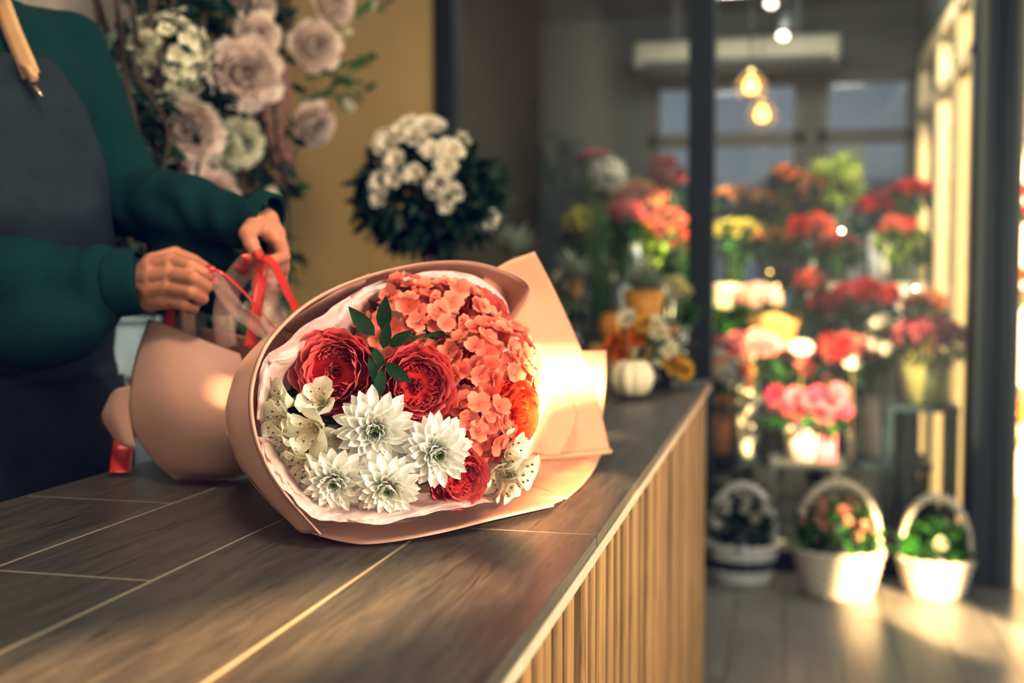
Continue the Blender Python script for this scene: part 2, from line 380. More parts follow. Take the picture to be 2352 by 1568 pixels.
# ================================================================ flower shapes (local, facing +Z)
def prof(k, u):
    if k == 'round': return max(.0, math.sin(math.pi * min(1, .12 + u * .80)) ) ** .6 * (1 if u < .97 else .8)
    if k == 'broad': return (max(0, math.sin(math.pi * (.1 + .78 * u)))) ** .55
    if k == 'spoon': return (.35 + .65 * math.sin(math.pi * min(1, u * .72 + .1))) * (1 if u < .75 else max(.12, 1 - ((u - .75) / .25) ** 2 * .9))
    if k == 'leaf': return max(.02, math.sin(math.pi * u ** .85)) ** .9
    if k == 'strap': return max(.03, 1 - u ** 3)
    if k == 'obov': return (.22 + .78 * math.sin(math.pi * min(1, u * .62))) * (1 if u < .8 else max(.1, 1 - ((u - .8) / .2) ** 2 * .85))
    return 1
def add_petal(mb, th, L, W, tilt, curl, cup, r0=0, h0=0, ruffle=0, kind='round', nu=5, nv=4, mi=0, ph=0, M=None, wrap=0, twist=0):
    """a petal leaving radius r0 at height h0; tilt from the axis (degrees), bending by curl along its length"""
    ca, sa = math.cos(th), math.sin(th); r = r0; h = h0; rows = []; at = []; ds = L / nu
    for j in range(nu + 1):
        u = j / nu; a = R(tilt + curl * u)
        w = W * prof(kind, u) * .5; tr = []; ta = []
        for i in range(nv + 1):
            v = i / nv * 2 - 1
            nrm = cup * w * v * v; rf = ruffle * u * u * math.sin(v * 7 + ph + u * 3)
            # normal of the petal points to the axis/up
            nr, nh = -math.cos(a), math.sin(a)
            rr = r + nr * (nrm + rf); hh = h + nh * (nrm + rf) + twist * v * w
            if wrap:
                t2 = v * w / max(rr, .25 * W) * wrap; q = Vector2(rr, th + t2); p = V((q[0], q[1], hh))
                x = v * w * (1 - wrap); p += V((-sa * x, ca * x, 0))
            else: p = V((ca * rr - sa * v * w, sa * rr + ca * v * w, hh))
            tr.append(M @ p if M else p); ta.append(u)
        rows.append(tr); at.append(ta)
        r += math.sin(a) * ds; h += math.cos(a) * ds
    mb.grid(rows, mi, at)
def Vector2(r, t): return (r * math.cos(t), r * math.sin(t))

def m_layers(layers, seed=0, R_=1.0, nu=5, nv=4):
    """layers of (n, L, W, tilt, curl, cup, r0, h0, ruffle, kind, mi)"""
    q = random.Random(seed); mb = MB()
    for (n, L, W, tilt, curl, cup, r0, h0, ruf, kind, mi) in layers:
        o = q.random() * 6
        for k in range(n):
            add_petal(mb, o + k * math.tau / n + q.uniform(-.12, .12), L * R_ * q.uniform(.9, 1.08), W * R_ * q.uniform(.9, 1.1), tilt + q.uniform(-6, 6), curl + q.uniform(-8, 8), cup, r0 * R_, h0 * R_, ruf * R_, kind, nu, nv, mi, q.random() * 6)
    return mb
def m_garden_rose(Rr, seed, quarters=4):
    """full quartered rose: outer cup, then folded inner petals massed in lobes"""
    q = random.Random(seed); mb = MB()
    for n, L, W, tilt, curl, r0, h0 in ((6, 1.0, 1.15, 66, -46, .22, -.56), (6, 1.0, 1.05, 58, -46, .2, -.52), (6, .95, 1.0, 50, -44, .2, -.48), (6, .88, .95, 42, -42, .2, -.46)):
        o = q.random() * 6
        for k in range(n):
            add_petal(mb, o + k * math.tau / n + q.uniform(-.15, .15), L * Rr * q.uniform(.93, 1.05), W * Rr, tilt + q.uniform(-4, 4), curl, .35, r0 * Rr, h0 * Rr, .03 * Rr, 'broad', 8, 6, 0, q.random() * 6, wrap=.6)
    def dome(x, y): return Rr * (.24 - .32 * (x * x + y * y) / (Rr * Rr)) - .13 * Rr * math.exp(-(x * x + y * y) / (.03 * Rr * Rr))
    def strip(path, depth, flare):
        c = V((0, 0, 0)); n = len(path); top = []; mid = []; bot = []
        for i, p in enumerate(path):
            t = (path[min(i + 1, n - 1)] - path[max(i - 1, 0)]); nn = V((-t.y, t.x, 0))
            if nn.length > 1e-9: nn.normalize()
            if nn.dot(V((p.x, p.y, 0))) < 0: nn = -nn
            e = math.sin(i / (n - 1) * math.pi) ** .35
            z = dome(p.x, p.y) - .03 * Rr * (1 - e) - .10 * Rr * (1 - e)
            top.append(V((p.x, p.y, z)) + nn * flare); mid.append(V((p.x, p.y, z - depth * .4)) - nn * flare * .2); bot.append(V((p.x, p.y, z - depth)) - nn * flare)
        mb.grid([bot, mid, top], 1, [[0] * n, [.55] * n, [1] * n])
    rows = []
    for j in range(7):                                     # bowl the folds grow from
        rr = Rr * (.02 + .82 * j / 6); rows.append([V((rr * math.cos(k * math.tau / 24), rr * math.sin(k * math.tau / 24), dome(rr, 0) - .22 * Rr)) for k in range(24)])
    mb.grid(rows, 1, [[.35] * 24] * 7, True)
    for k in range(quarters):
        a0 = k * math.tau / quarters + q.uniform(-.2, .2) + seed
        qd = .36 * Rr if quarters < 3 else .42 * Rr
        qc = V((math.cos(a0), math.sin(a0), 0)) * qd
        nk = 9 if quarters < 3 else 8; tng = math.pi / quarters
        for j in range(nk):
            s = (j + .5) / nk * (.46 if quarters < 3 else .38) * Rr; wv = q.random() * 6; path = []
            span = R(168 - 5 * j); amp = .035 * Rr * (.5 + j / nk)
            for i in range(33):
                f = i / 32 * 2 - 1; a = a0 + f * span
                rr = s * (1 + .10 * math.sin(f * 3 + wv)) + amp * math.sin(f * (13 + j) + wv) + .4 * amp * math.sin(f * 29 + wv * 2)
                u = V((math.cos(a) * rr * .92, math.sin(a) * rr * 1.12, 0)) if quarters < 3 else V((math.cos(a) * rr, math.sin(a) * rr, 0))
                if quarters < 3:
                    c_, s_ = math.cos(a - a0), math.sin(a - a0); e1 = V((math.cos(a0), math.sin(a0), 0)); e2 = V((-e1.y, e1.x, 0)); u = e1 * (c_ * rr * .82) + e2 * (s_ * rr * 1.35)
                path.append(qc + u)
            strip(path, .34 * Rr, .03 * Rr)
    for k in range(7):                                     # small folds closing the middle
        a0 = q.random() * 6.28; wv = q.random() * 6
        strip([V((math.cos(a0), math.sin(a0), 0)) * (.10 * Rr * q.random()) + V((-math.sin(a0), math.cos(a0), 0)) * (f * .16 * Rr) + V((math.cos(a0), math.sin(a0), 0)) * (.03 * Rr * math.sin(f * 8 + wv)) for f in [i / 12 * 2 - 1 for i in range(13)]], .25 * Rr, .02 * Rr)
    for ring in range(3):                                  # rings of ruffled edge petals round the lobes
        rr0 = (.70 + .08 * ring) * Rr
        for k in range(6):
            a0 = k * math.tau / 6 + q.random(); wv = q.random() * 6
            path = [V((math.cos(a0 + f * .65), math.sin(a0 + f * .65), 0)) * (rr0 + .035 * Rr * math.sin(f * 8 + wv) - .05 * Rr * abs(f)) for f in [i / 16 * 2 - 1 for i in range(17)]]
            strip(path, .4 * Rr, .04 * Rr)
    return mb
def m_mum(Rr, seed):
    q = random.Random(seed); mb = MB()
    for n, L, W, tilt, curl, cup, r0, h0 in ((15, .92, .30, 112, -28, .5, .1, -.05), (15, .92, .30, 98, -26, .55, .1, .0), (15, .86, .29, 84, -26, .6, .1, .03), (14, .76, .27, 70, -30, .7, .09, .06), (13, .62, .25, 55, -36, .8, .08, .08), (12, .48, .21, 40, -44, .9, .07, .1)):
        o = q.random() * 6
        for k in range(n):
            add_petal(mb, o + k * math.tau / n + q.uniform(-.1, .1), L * Rr * q.uniform(.88, 1.06), W * Rr * q.uniform(.9, 1.1), tilt + q.uniform(-7, 7), curl + q.uniform(-14, 10), cup, r0 * Rr, h0 * Rr, 0, 'spoon', 7, 4, 0)
    for n, L, W, tilt, curl in ((11, .34, .15, 26, -46), (9, .26, .12, 14, -44), (7, .2, .10, 5, -30)):
        o = q.random() * 6
        for k in range(n): add_petal(mb, o + k * math.tau / n, L * Rr * q.uniform(.85, 1.1), W * Rr, tilt + q.uniform(-6, 6), curl, .9, .05 * Rr, .10 * Rr, 0, 'spoon', 4, 3, 1)
    return mb
def m_floret(mb, M, s, q, mi=0):
    o = q.random() * 6
    for k in range(4):
        add_petal(mb, o + k * math.pi / 2 + q.uniform(-.1, .1), s, s * 1.12, 78 + q.uniform(-14, 10), -20 + q.uniform(-20, 20), .12, s * .05, 0, s * .05, 'broad', 4, 4, mi, q.random() * 6, M)
def m_hydrangea(rad, n, s, seed, up=-.15):
    q = random.Random(seed); mb = MB(); g = math.pi * (3 - math.sqrt(5))
    for i in range(n):
        z = 1 - (i + .5) / n * (1 - up); t = i * g; r = math.sqrt(max(0, 1 - z * z))
        d = V((r * math.cos(t), r * math.sin(t), z)) + V((q.uniform(-.15, .15), q.uniform(-.15, .15), q.uniform(-.1, .1)))
        p = V((d.x * rad[0], d.y * rad[1], d.z * rad[2])) * q.uniform(.92, 1.06)
        ax = (V((d.x / rad[0], d.y / rad[1], d.z / rad[2])).normalized() + V((q.uniform(-.45, .45), q.uniform(-.45, .45), q.uniform(-.45, .45)))).normalized()
        m_floret(mb, Matrix.Translation(p) @ ax.to_track_quat('Z', 'Y').to_matrix().to_4x4(), s * q.uniform(.85, 1.15), q)
    return mb
def m_alstro(Rr, seed):
    q = random.Random(seed); mb = MB(); o = q.random() * 6
    for k in range(3): add_petal(mb, o + k * math.tau / 3, Rr * 1.15, Rr * .82, 18, 62, .22, Rr * .06, -.5 * Rr, .03 * Rr, 'obov', 8, 5, 0, q.random() * 6)
    for k in range(3): add_petal(mb, o + math.pi / 3 + k * math.tau / 3, Rr * 1.1, Rr * .5, 12, 58, .5, Rr * .05, -.48 * Rr, 0, 'obov', 8, 4, 1)
    for k in range(6):
        a = o + k * 1.05; mb.tube([V((0, 0, -.4 * Rr)), V((math.cos(a) * .12, math.sin(a) * .12, .05)) * Rr, V((math.cos(a) * .3, math.sin(a) * .3, .3)) * Rr], .014 * Rr, 5, 2)
        mb.ell(V((math.cos(a) * .31, math.sin(a) * .31, .32)) * Rr, (.035 * Rr, .035 * Rr, .05 * Rr), None, 6, 3)
    return mb
def add_leaf(mb, p, d, L, W, up=None, bend=.2, mi=0, nu=4, a=None):
    p = V(p); d = V(d).normalized(); up = V(up or (0, 0, 1)); s = d.cross(up)
    if s.length < 1e-3: s = d.cross(V((1, 0, 0)))
    s.normalize(); n = s.cross(d); rows = []; at = []
    for j in range(nu + 1):
        u = j / nu; w = W * .5 * prof('leaf', min(.99, u + .01)); c = p + d * (L * u) - n * (bend * L * u * u)
        rows.append([c - s * w + n * w * .25, c, c + s * w + n * w * .25]); v = a if a is not None else u; at.append([v, v, v])
    mb.grid(rows, mi, at)
def m_foliage(c, rad, n, L, W, seed, outward=.8, mi=0, down=0):
    q = random.Random(seed); mb = MB(); c = V(c)
    for i in range(n):
        d = V((q.gauss(0, 1), q.gauss(0, 1), q.gauss(0, 1))).normalized(); k = q.uniform(.35, 1) ** .5
        p = c + V((d.x * rad[0], d.y * rad[1], d.z * rad[2])) * k
        dd = d * outward + V((q.gauss(0, .5), q.gauss(0, .5), q.gauss(0, .5) - down))
        add_leaf(mb, p, dd, L * q.uniform(.7, 1.2), W * q.uniform(.8, 1.2), V((q.gauss(0, 1), q.gauss(0, 1), 1)), q.uniform(0, .4), mi, 3, q.random())
    return mb
# ================================================================ the bouquet lying on the counter
M_paper = paper('blush_paper', (.80, .545, .44), .34)
M_paper2 = paper('peach_paper', (.84, .54, .37), .42)
M_tissue = paper('pale_pink_tissue', (.90, .74, .70), .45, .6, 40, .0)
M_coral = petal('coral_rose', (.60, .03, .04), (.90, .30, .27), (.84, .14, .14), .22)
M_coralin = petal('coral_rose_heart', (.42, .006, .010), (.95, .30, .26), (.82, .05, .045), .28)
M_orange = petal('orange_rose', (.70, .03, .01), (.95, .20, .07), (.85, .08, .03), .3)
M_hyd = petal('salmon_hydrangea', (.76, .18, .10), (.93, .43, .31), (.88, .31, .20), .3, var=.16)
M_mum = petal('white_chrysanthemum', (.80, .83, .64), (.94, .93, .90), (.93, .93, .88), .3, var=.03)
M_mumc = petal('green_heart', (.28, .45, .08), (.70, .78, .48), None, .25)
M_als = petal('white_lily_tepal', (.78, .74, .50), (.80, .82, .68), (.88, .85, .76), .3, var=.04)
M_stam = plain('lily_stamen', (.72, .62, .42), .5); M_anth = plain('brown_anther', (.16, .10, .05), .6)
def speckled(name):
    m = petal(name, (.70, .66, .25), (.88, .86, .76), (.88, .82, .66), .25, var=.04)
    N, L = m.node_tree.nodes, m.node_tree.links; b = N['Principled BSDF']; src = b.inputs['Base Color'].links[0].from_socket
    tc = N.new('ShaderNodeTexCoord'); vo = N.new('ShaderNodeTexVoronoi'); vo.inputs['Scale'].default_value = 620
    mp = N.new('ShaderNodeMapping'); mp.inputs['Scale'].default_value = (1, 1, .45); L.new(tc.outputs['Object'], mp.inputs['Vector']); L.new(mp.outputs['Vector'], vo.inputs['Vector'])
    lt = N.new('ShaderNodeMath'); lt.operation = 'LESS_THAN'; lt.inputs[1].default_value = .25; L.new(vo.outputs['Distance'], lt.inputs[0])
    at = N.new('ShaderNodeAttribute'); at.attribute_name = 'pt'; l2 = N.new('ShaderNodeMath'); l2.operation = 'LESS_THAN'; l2.inputs[1].default_value = .8; L.new(at.outputs['Fac'], l2.inputs[0])
    mu = N.new('ShaderNodeMath'); mu.operation = 'MULTIPLY'; L.new(lt.outputs[0], mu.inputs[0]); L.new(l2.outputs[0], mu.inputs[1])
    mx = N.new('ShaderNodeMix'); mx.data_type = 'RGBA'; mx.inputs['B'].default_value = (.30, .14, .11, 1)
    L.new(mu.outputs[0], mx.inputs['Factor']); L.new(src, mx.inputs['A']); L.new(mx.outputs['Result'], b.inputs['Base Color'])
    return m
M_alsin = speckled('speckled_tepal')
M_leaf = petal('dark_leaf', (.010, .036, .012), (.022, .075, .024), None, .12, .4)
M_leaf2 = petal('fresh_leaf', (.06, .16, .03), (.14, .30, .07), None, .2, .45)
M_stem = plain('green_stem', (.08, .18, .05), .5)
M_red = plain('red_satin', (.60, .045, .032), .3, var=.15, scale=60)
M_sheer = sheer('pink_organza', (.90, .58, .50), .30)

def PP(rows): return [[P(*p) for p in r] for r in rows]
bq = thing('bouquet', 'large bouquet of coral roses and white chrysanthemums wrapped in blush paper on the counter', 'bouquet', (-.45, 1.2, TOP))
def flat(name, rows, mat, nu, nv, th=.0005, parent=bq, fn=None, label=None):
    mb = MB(); mb.grid(sheet(PP(rows), nu, nv, fn))
    for v in mb.v: v.z = max(v.z, TOP + .0012)
    o = build(name, mb, mat, parent); solid(o, th)
    if label: o['label'] = label
    return o
# rolled-open cone: the lip that runs over the top, down the left and under the flowers
rim = [(1170,752,1.37),(1215,660,1.42),(1120,611,1.39),(1000,603,1.34),(850,634,1.26),(722,692,1.20),(628,778,1.155),(588,868,1.125),(583,950,1.10),(603,1035,1.085),(650,1122,1.07),(738,1226,1.062)]
mid = [(1080,800,1.46),(1085,735,1.50),(1000,690,1.51),(890,672,1.46),(765,695,1.41),(662,742,1.34),(560,828,1.255),(526,905,1.225),(520,962,1.205),(536,1030,1.19),(586,1106,1.165),(668,1195,1.13)]
tie = [(700,915,1.44),(690,895,1.45),(672,882,1.46),(652,872,1.46),(635,868,1.45),(620,875,1.44),(605,890,1.42),(592,910,1.40),(588,935,1.39),(592,955,1.38),(605,975,1.38),(622,985,1.39)]
lip = [(x + dx, y + dy, z) for (x, y, z), (dx, dy) in zip(rim, ((2,0),(4,-1),(0,-3),(0,-3),(-3,-4),(-7,-5),(-10,-3),(-11,0),(-11,2),(-10,4),(-8,5),(-6,3)))]
lip = [(x, y, z + .012) for x, y, z in lip]
flat('wrapping_paper', [tie, mid, rim], M_paper, 90, 26)
o = flat('folded_lip', [rim, [( (a[0]+b[0])/2-1, (a[1]+b[1])/2-1, a[2]-.002) for a, b in zip(rim, lip)], lip], M_paper, 90, 5)
flat('wrapping_paper', [[(590,930,1.41),(592,945,1.41),(597,958,1.41),(605,968,1.41),(615,975,1.41),(628,980,1.41),(640,982,1.41),(655,980,1.41),(670,975,1.41)],
  [(522,985,1.31),(560,1065,1.29),(640,1115,1.27),(720,1140,1.26),(820,1150,1.25),(900,1150,1.26),(1030,1140,1.28),(1140,1125,1.32),(1240,1120,1.34)],
  [(545,1010,1.22),(566,1088,1.185),(625,1160,1.135),(690,1213,1.10),(780,1242,1.077),(860,1248,1.07),(1000,1226,1.10),(1140,1192,1.155),(1272,1162,1.235)]], M_paper, 70, 20)
flat('paper_flap', [[(640,752,1.23),(740,688,1.25),(850,626,1.28)], [(660,762,1.25),(750,705,1.27),(838,650,1.285)], [(690,770,1.29),(760,720,1.30),(825,672,1.30)]], M_paper, 20, 8)
flat('back_sheet', [[(1085,655,1.42),(1160,603,1.45),(1228,577,1.47)], [(1115,720,1.42),(1200,690,1.475),(1277,672,1.50)], [(1150,830,1.40),(1240,810,1.475),(1334,800,1.52)], [(1170,930,1.38),(1260,915,1.455),(1370,905,1.515)], [(1180,1052,1.34),(1290,1046,1.43),(1402,1036,1.49)]], M_paper2, 30, 40)
mb = MB(); mb.tube(spline([P(1205,1051,1.36), P(1290,1047,1.425), P(1403,1036,1.487)], 14), .0035, 10); build('rolled_edge', mb, M_paper2, bq)
flat('back_sheet', [[(1240,806,1.54),(1320,805,1.555),(1393,804,1.57)], [(1240,900,1.53),(1320,900,1.55),(1391,890,1.57)], [(1250,1010,1.50),(1320,1010,1.52),(1378,1015,1.54)]], M_paper2, 14, 16)
flat('side_sheet', [[(1180,1020,1.37),(1290,1035,1.47),(1384,1036,1.57)], [(1165,1090,1.34),(1270,1092,1.40),(1366,1075,1.50)], [(1140,1125,1.31),(1245,1125,1.335),(1338,1112,1.38)], [(1120,1140,1.295),(1215,1142,1.30),(1302,1145,1.298)]], M_paper2, 24, 20)
flat('shadow_sheet', [[(1130,760,1.40),(1190,800,1.42),(1250,845,1.44),(1284,852,1.455)], [(1150,850,1.385),(1205,880,1.41),(1265,900,1.435),(1312,908,1.455)], [(1160,930,1.37),(1215,950,1.40),(1275,960,1.43),(1325,965,1.45)], [(1170,1020,1.345),(1215,1035,1.37),(1250,1045,1.39),(1285,1046,1.41)]], M_paper2, 24, 24)  # added sheet in the outline of a shadow cast on the back sheet
# crumpled tissue lining
def crumple(amp, sc):
    def fn(p, u, v):
        w = V((u * 13, v * 2.6, amp * 900)); k = noise.noise_vector(p * sc); r1 = abs(noise.noise(w)); r2 = abs(noise.noise(w * 2.3 + V((4, 1, 9)))); r3 = abs(noise.noise(p * 110))
        return p + k * (amp * .55) - CF * (amp * (1.5 * r1 + .9 * r2 + .35 * r3))
    return fn
flat('tissue_lining', [[(592,960,1.105),(600,850,1.135),(640,797,1.165),(720,740,1.205),(800,682,1.245),(880,645,1.29),(1000,622,1.335),(1095,635,1.37),(1160,690,1.39),(1176,765,1.37)],
  [(612,965,1.115),(625,862,1.135),(680,815,1.155),(745,770,1.19),(812,712,1.23),(872,672,1.28),(980,640,1.325),(1070,655,1.36),(1140,705,1.38),(1160,775,1.36)],
  [(655,975,1.19),(665,890,1.20),(715,845,1.22),(775,795,1.25),(830,745,1.29),(880,700,1.33),(960,670,1.38),(1040,690,1.41),(1110,740,1.43),(1130,800,1.41)]], M_tissue, 200, 44, .0003, fn=crumple(.0065, 34))
flat('tissue_lining', [[(1165,740,1.36),(1205,800,1.355),(1254,838,1.36),(1250,930,1.34),(1228,1000,1.32),(1205,1052,1.30)], [(1145,770,1.36),(1180,830,1.35),(1215,865,1.34),(1222,940,1.32),(1208,1000,1.30),(1190,1048,1.28)], [(1110,800,1.36),(1140,850,1.34),(1160,890,1.32),(1170,950,1.30),(1165,1000,1.28),(1150,1045,1.27)]], M_tissue, 90, 30, .0003, fn=crumple(.004, 34))
flat('tissue_lining', [[(596,1000,1.10),(612,1060,1.08),(648,1115,1.072),(705,1172,1.068),(785,1196,1.066),(870,1202,1.066),(960,1182,1.095),(1060,1162,1.14),(1135,1150,1.185)], [(625,1000,1.11),(645,1050,1.10),(680,1100,1.095),(730,1145,1.09),(795,1170,1.085),(875,1175,1.085),(960,1160,1.115),(1050,1145,1.155),(1125,1138,1.20)], [(665,1000,1.19),(690,1040,1.18),(720,1080,1.17),(760,1110,1.165),(810,1130,1.16),(880,1135,1.16),(960,1130,1.18),(1040,1120,1.21),(1110,1115,1.24)]], M_tissue, 170, 34, .0003, fn=crumple(.006, 36))
# skirt of paper below the tie
flat('paper_skirt', [[(342,732,1.50),(400,752,1.46),(455,775,1.43),(505,795,1.42),(552,812,1.42)], [(312,818,1.475),(380,830,1.41),(450,840,1.385),(510,855,1.385),(568,870,1.40)], [(297,905,1.455),(370,915,1.385),(445,925,1.36),(515,935,1.36),(584,940,1.38)], [(306,985,1.445),(380,1000,1.385),(450,1005,1.36),(520,1010,1.36),(592,1000,1.38)], [(350,1055,1.44),(400,1070,1.40),(460,1080,1.385),(520,1075,1.385),(592,1050,1.40)], [(402,1101,1.43),(430,1102,1.428),(480,1100,1.43),(530,1096,1.435),(580,1085,1.44)]], M_paper, 36, 40)
flat('curled_corner', [[(300,886,1.452),(268,893,1.46),(250,915,1.485),(262,935,1.51)], [(298,950,1.45),(262,950,1.455),(234,957,1.485),(250,965,1.515)], [(312,1032,1.44),(282,1022,1.45),(256,1000,1.48),(265,990,1.51)]], M_paper, 20, 16)
flat('paper_skirt', [[(462,752,1.52),(540,768,1.48),(615,785,1.44)], [(470,800,1.54),(545,815,1.50),(615,830,1.45)], [(470,860,1.55),(545,880,1.52),(615,890,1.46)]], M_paper, 18, 14)
# stems through the tie
st = MB(); q = random.Random(3)
for k in range(16):
    a = q.random() * 6.28; r = q.uniform(0, .022)
    c = P(640, 930, 1.43) + CR * (r * math.cos(a)) + V((0, 0, r * math.sin(a)))
    e = P(430 + q.uniform(-30, 30), 950 + q.uniform(-50, 50), 1.47); h = P(880 + q.uniform(-120, 120), 900 + q.uniform(-90, 90), 1.30)
    st.tube(spline([e, c, h], 9), .0025, 6)
build('stem', st, M_stem, bq)
mb = MB()
ring = [P(640, 930, 1.43) + V((0, 0, .036)) * math.sin(t) + (CR * .02 + CF * .03) * math.cos(t) for t in [k * math.tau / 24 for k in range(25)]]
mb.tube(ring, .004, 6); build('tie_cord', mb, M_red, bq)
# greenery that fills the gaps between the heads
q = random.Random(11); fo = MB()
for k in range(170):
    x, y = q.uniform(640, 1180), q.uniform(700, 1110); d = q.uniform(1.24, 1.34)
    if ((x - 925) / 250) ** 2 + ((y - 900) / 200) ** 2 > 1: continue
    add_leaf(fo, P(x, y, d), -CF * .8 + CR * q.gauss(0, .7) + V((0, 0, q.gauss(0, .7))), .045 * q.uniform(.7, 1.2), .018, V((q.gauss(0, 1), q.gauss(0, 1), 1)), .2, 0, 4)
for (x, y, z, ax, ay, L) in ((690,880,1.20,-.6,.2,.035),(680,905,1.19,-.7,-.1,.035),(860,770,1.165,-.5,.6,.04),(880,760,1.17,.1,.9,.038),(862,800,1.16,.1,-.7,.045),(880,800,1.15,.2,.8,.03),(885,835,1.14,.6,-.4,.034),(878,850,1.14,-.1,-.9,.03),(895,795,1.16,.7,.5,.03)):
    add_leaf(fo, P(x, y, z), CR * ax + V((0, 0, ay)) - CF * .35, L, L * .42, -CF, .15, 0, 5, q.uniform(.3, 1))
for v in fo.v: v.z = max(v.z, TOP + .0015)
build('foliage', fo, M_leaf, bq)

DC = (930, 905)
def look(x, y, k=1 / 330, bias=.22):
    return -CF + CR * ((x - DC[0]) * k + bias) + V((0, 0, -(y - DC[1]) * k + .05))
def bloom(name, mb, mats, x, y, d, spin=0, ax=None, parent=bq, label=None):
    o = put(name, mb.mesh(name, mats), parent, facing(P(x, y, d), ax or look(x, y), spin))
    if label: o['label'] = label
    return o
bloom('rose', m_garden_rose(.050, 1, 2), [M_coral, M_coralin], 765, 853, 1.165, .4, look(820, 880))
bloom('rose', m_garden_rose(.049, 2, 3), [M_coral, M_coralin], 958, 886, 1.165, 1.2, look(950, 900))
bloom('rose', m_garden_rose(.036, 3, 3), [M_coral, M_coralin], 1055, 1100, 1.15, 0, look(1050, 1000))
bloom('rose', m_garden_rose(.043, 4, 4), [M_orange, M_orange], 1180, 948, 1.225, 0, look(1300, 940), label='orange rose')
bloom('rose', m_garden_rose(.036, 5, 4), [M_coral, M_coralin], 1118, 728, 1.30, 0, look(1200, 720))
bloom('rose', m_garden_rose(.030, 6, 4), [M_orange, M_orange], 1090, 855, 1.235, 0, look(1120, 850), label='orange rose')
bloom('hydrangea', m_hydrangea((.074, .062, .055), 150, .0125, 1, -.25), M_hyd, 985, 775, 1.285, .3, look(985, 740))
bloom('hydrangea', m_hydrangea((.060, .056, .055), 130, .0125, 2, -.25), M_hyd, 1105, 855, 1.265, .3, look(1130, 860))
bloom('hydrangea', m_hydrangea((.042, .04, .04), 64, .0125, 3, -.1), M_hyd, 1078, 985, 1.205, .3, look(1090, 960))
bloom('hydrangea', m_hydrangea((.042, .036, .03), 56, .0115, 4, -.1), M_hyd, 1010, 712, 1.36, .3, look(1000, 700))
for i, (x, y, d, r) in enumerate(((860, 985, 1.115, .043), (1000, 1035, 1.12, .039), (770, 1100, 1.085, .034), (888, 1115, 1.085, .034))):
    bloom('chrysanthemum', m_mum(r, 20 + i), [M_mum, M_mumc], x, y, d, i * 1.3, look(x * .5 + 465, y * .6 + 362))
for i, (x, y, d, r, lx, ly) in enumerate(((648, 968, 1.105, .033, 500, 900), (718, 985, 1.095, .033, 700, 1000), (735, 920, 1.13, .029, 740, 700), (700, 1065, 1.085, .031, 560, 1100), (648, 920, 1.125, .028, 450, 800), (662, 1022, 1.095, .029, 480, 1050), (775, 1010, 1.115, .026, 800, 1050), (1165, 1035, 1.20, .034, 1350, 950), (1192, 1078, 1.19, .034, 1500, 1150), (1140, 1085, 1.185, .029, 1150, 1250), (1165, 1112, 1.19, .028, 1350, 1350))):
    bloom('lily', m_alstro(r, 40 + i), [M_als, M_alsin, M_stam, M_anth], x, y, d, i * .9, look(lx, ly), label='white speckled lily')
# ================================================================ the florist behind the counter
M_skin = plain('skin', (.50, .235, .145), .5, var=.10, scale=45, spec=.4, bump=.05, bscale=400)
M_sweat = plain('green_sweatshirt', (.002, .033, .030), .9, var=.12, scale=120, bump=.35, bscale=700, spec=.2)
M_apron = plain('slate_apron', (.018, .029, .035), .8, var=.5, scale=24, bump=.3, bscale=600, spec=.25)
M_strap = plain('tan_strap', (.48, .31, .16), .7, var=.08, scale=60, bump=.2, bscale=600)
M_brass = plain('brass_clip', (.7, .55, .32), .25, .9)
M_nail = plain('red_nail', (.50, .05, .04), .25)
M_hair = plain('brown_hair', (.06, .03, .018), .5, var=.4, scale=80)
M_jean = plain('dark_trousers', (.012, .016, .022), .85)
M_shoe = plain('white_shoe', (.5, .5, .48), .5)
FW = V((.375, -.927, 0)); LF = V((.927, .375, 0)); UP = V((0, 0, 1))
TC = P(-95, 648, 1.62); TC.z = 0
RB = Matrix((LF, FW, UP)).transposed()          # body axes: left, forward, up
def B(l, f, z): return TC + LF * l + FW * f + V((0, 0, z))
ps = thing('person', 'person in a dark green sweatshirt and slate apron tying ribbon behind the counter', 'person', (TC.x, TC.y, 0))
torso = [(.80, .205, .135, 0), (.90, .205, .135, 0), (1.02, .185, .125, .0), (1.14, .19, .13, .005), (1.26, .20, .14, .01), (1.36, .198, .13, .005), (1.43, .185, .105, 0), (1.485, .145, .08, -.01), (1.525, .085, .068, -.015)]
def trow(z):
    for i in range(len(torso) - 1):
        if torso[i][0] <= z <= torso[i + 1][0]: break
    t = max(0, min(1, (z - torso[i][0]) / (torso[i + 1][0] - torso[i][0])))
    return [torso[i][k] * (1 - t) + torso[i + 1][k] * t for k in range(4)]
def tpt(z, th, off=0.0):                         # th = 0 is the front middle, + towards the person's left
    _, a, b, f = trow(z); n = 2.4
    s, c = math.sin(th), math.cos(th); k = (abs(s) ** n + abs(c) ** n) ** (-1 / n)
    return B((a + off) * s * k, (b + off) * c * k + f, z)
def tsolid(z0, z1, off, mb):
    rows = []; n = 48; m = 40
    for j in range(m + 1):
        z = z0 + (z1 - z0) * j / m; rows.append([tpt(z, k * math.tau / n, off) for k in range(n)])
    b = len(mb.v); mb.grid(rows, 0, None, True)
    mb.f.append(tuple(b + k for k in range(n))[::-1]); mb.m.append(0); e = b + m * n
    mb.f.append(tuple(e + k for k in range(n))); mb.m.append(0)
LS, LE, LW = P(150, 125, 1.69), P(292, 462, 1.68), P(600, 515, 1.545)
RS, RE, RW = B(-.16, -.01, 1.455), P(-230, 690, 1.50), P(310, 645, 1.47)
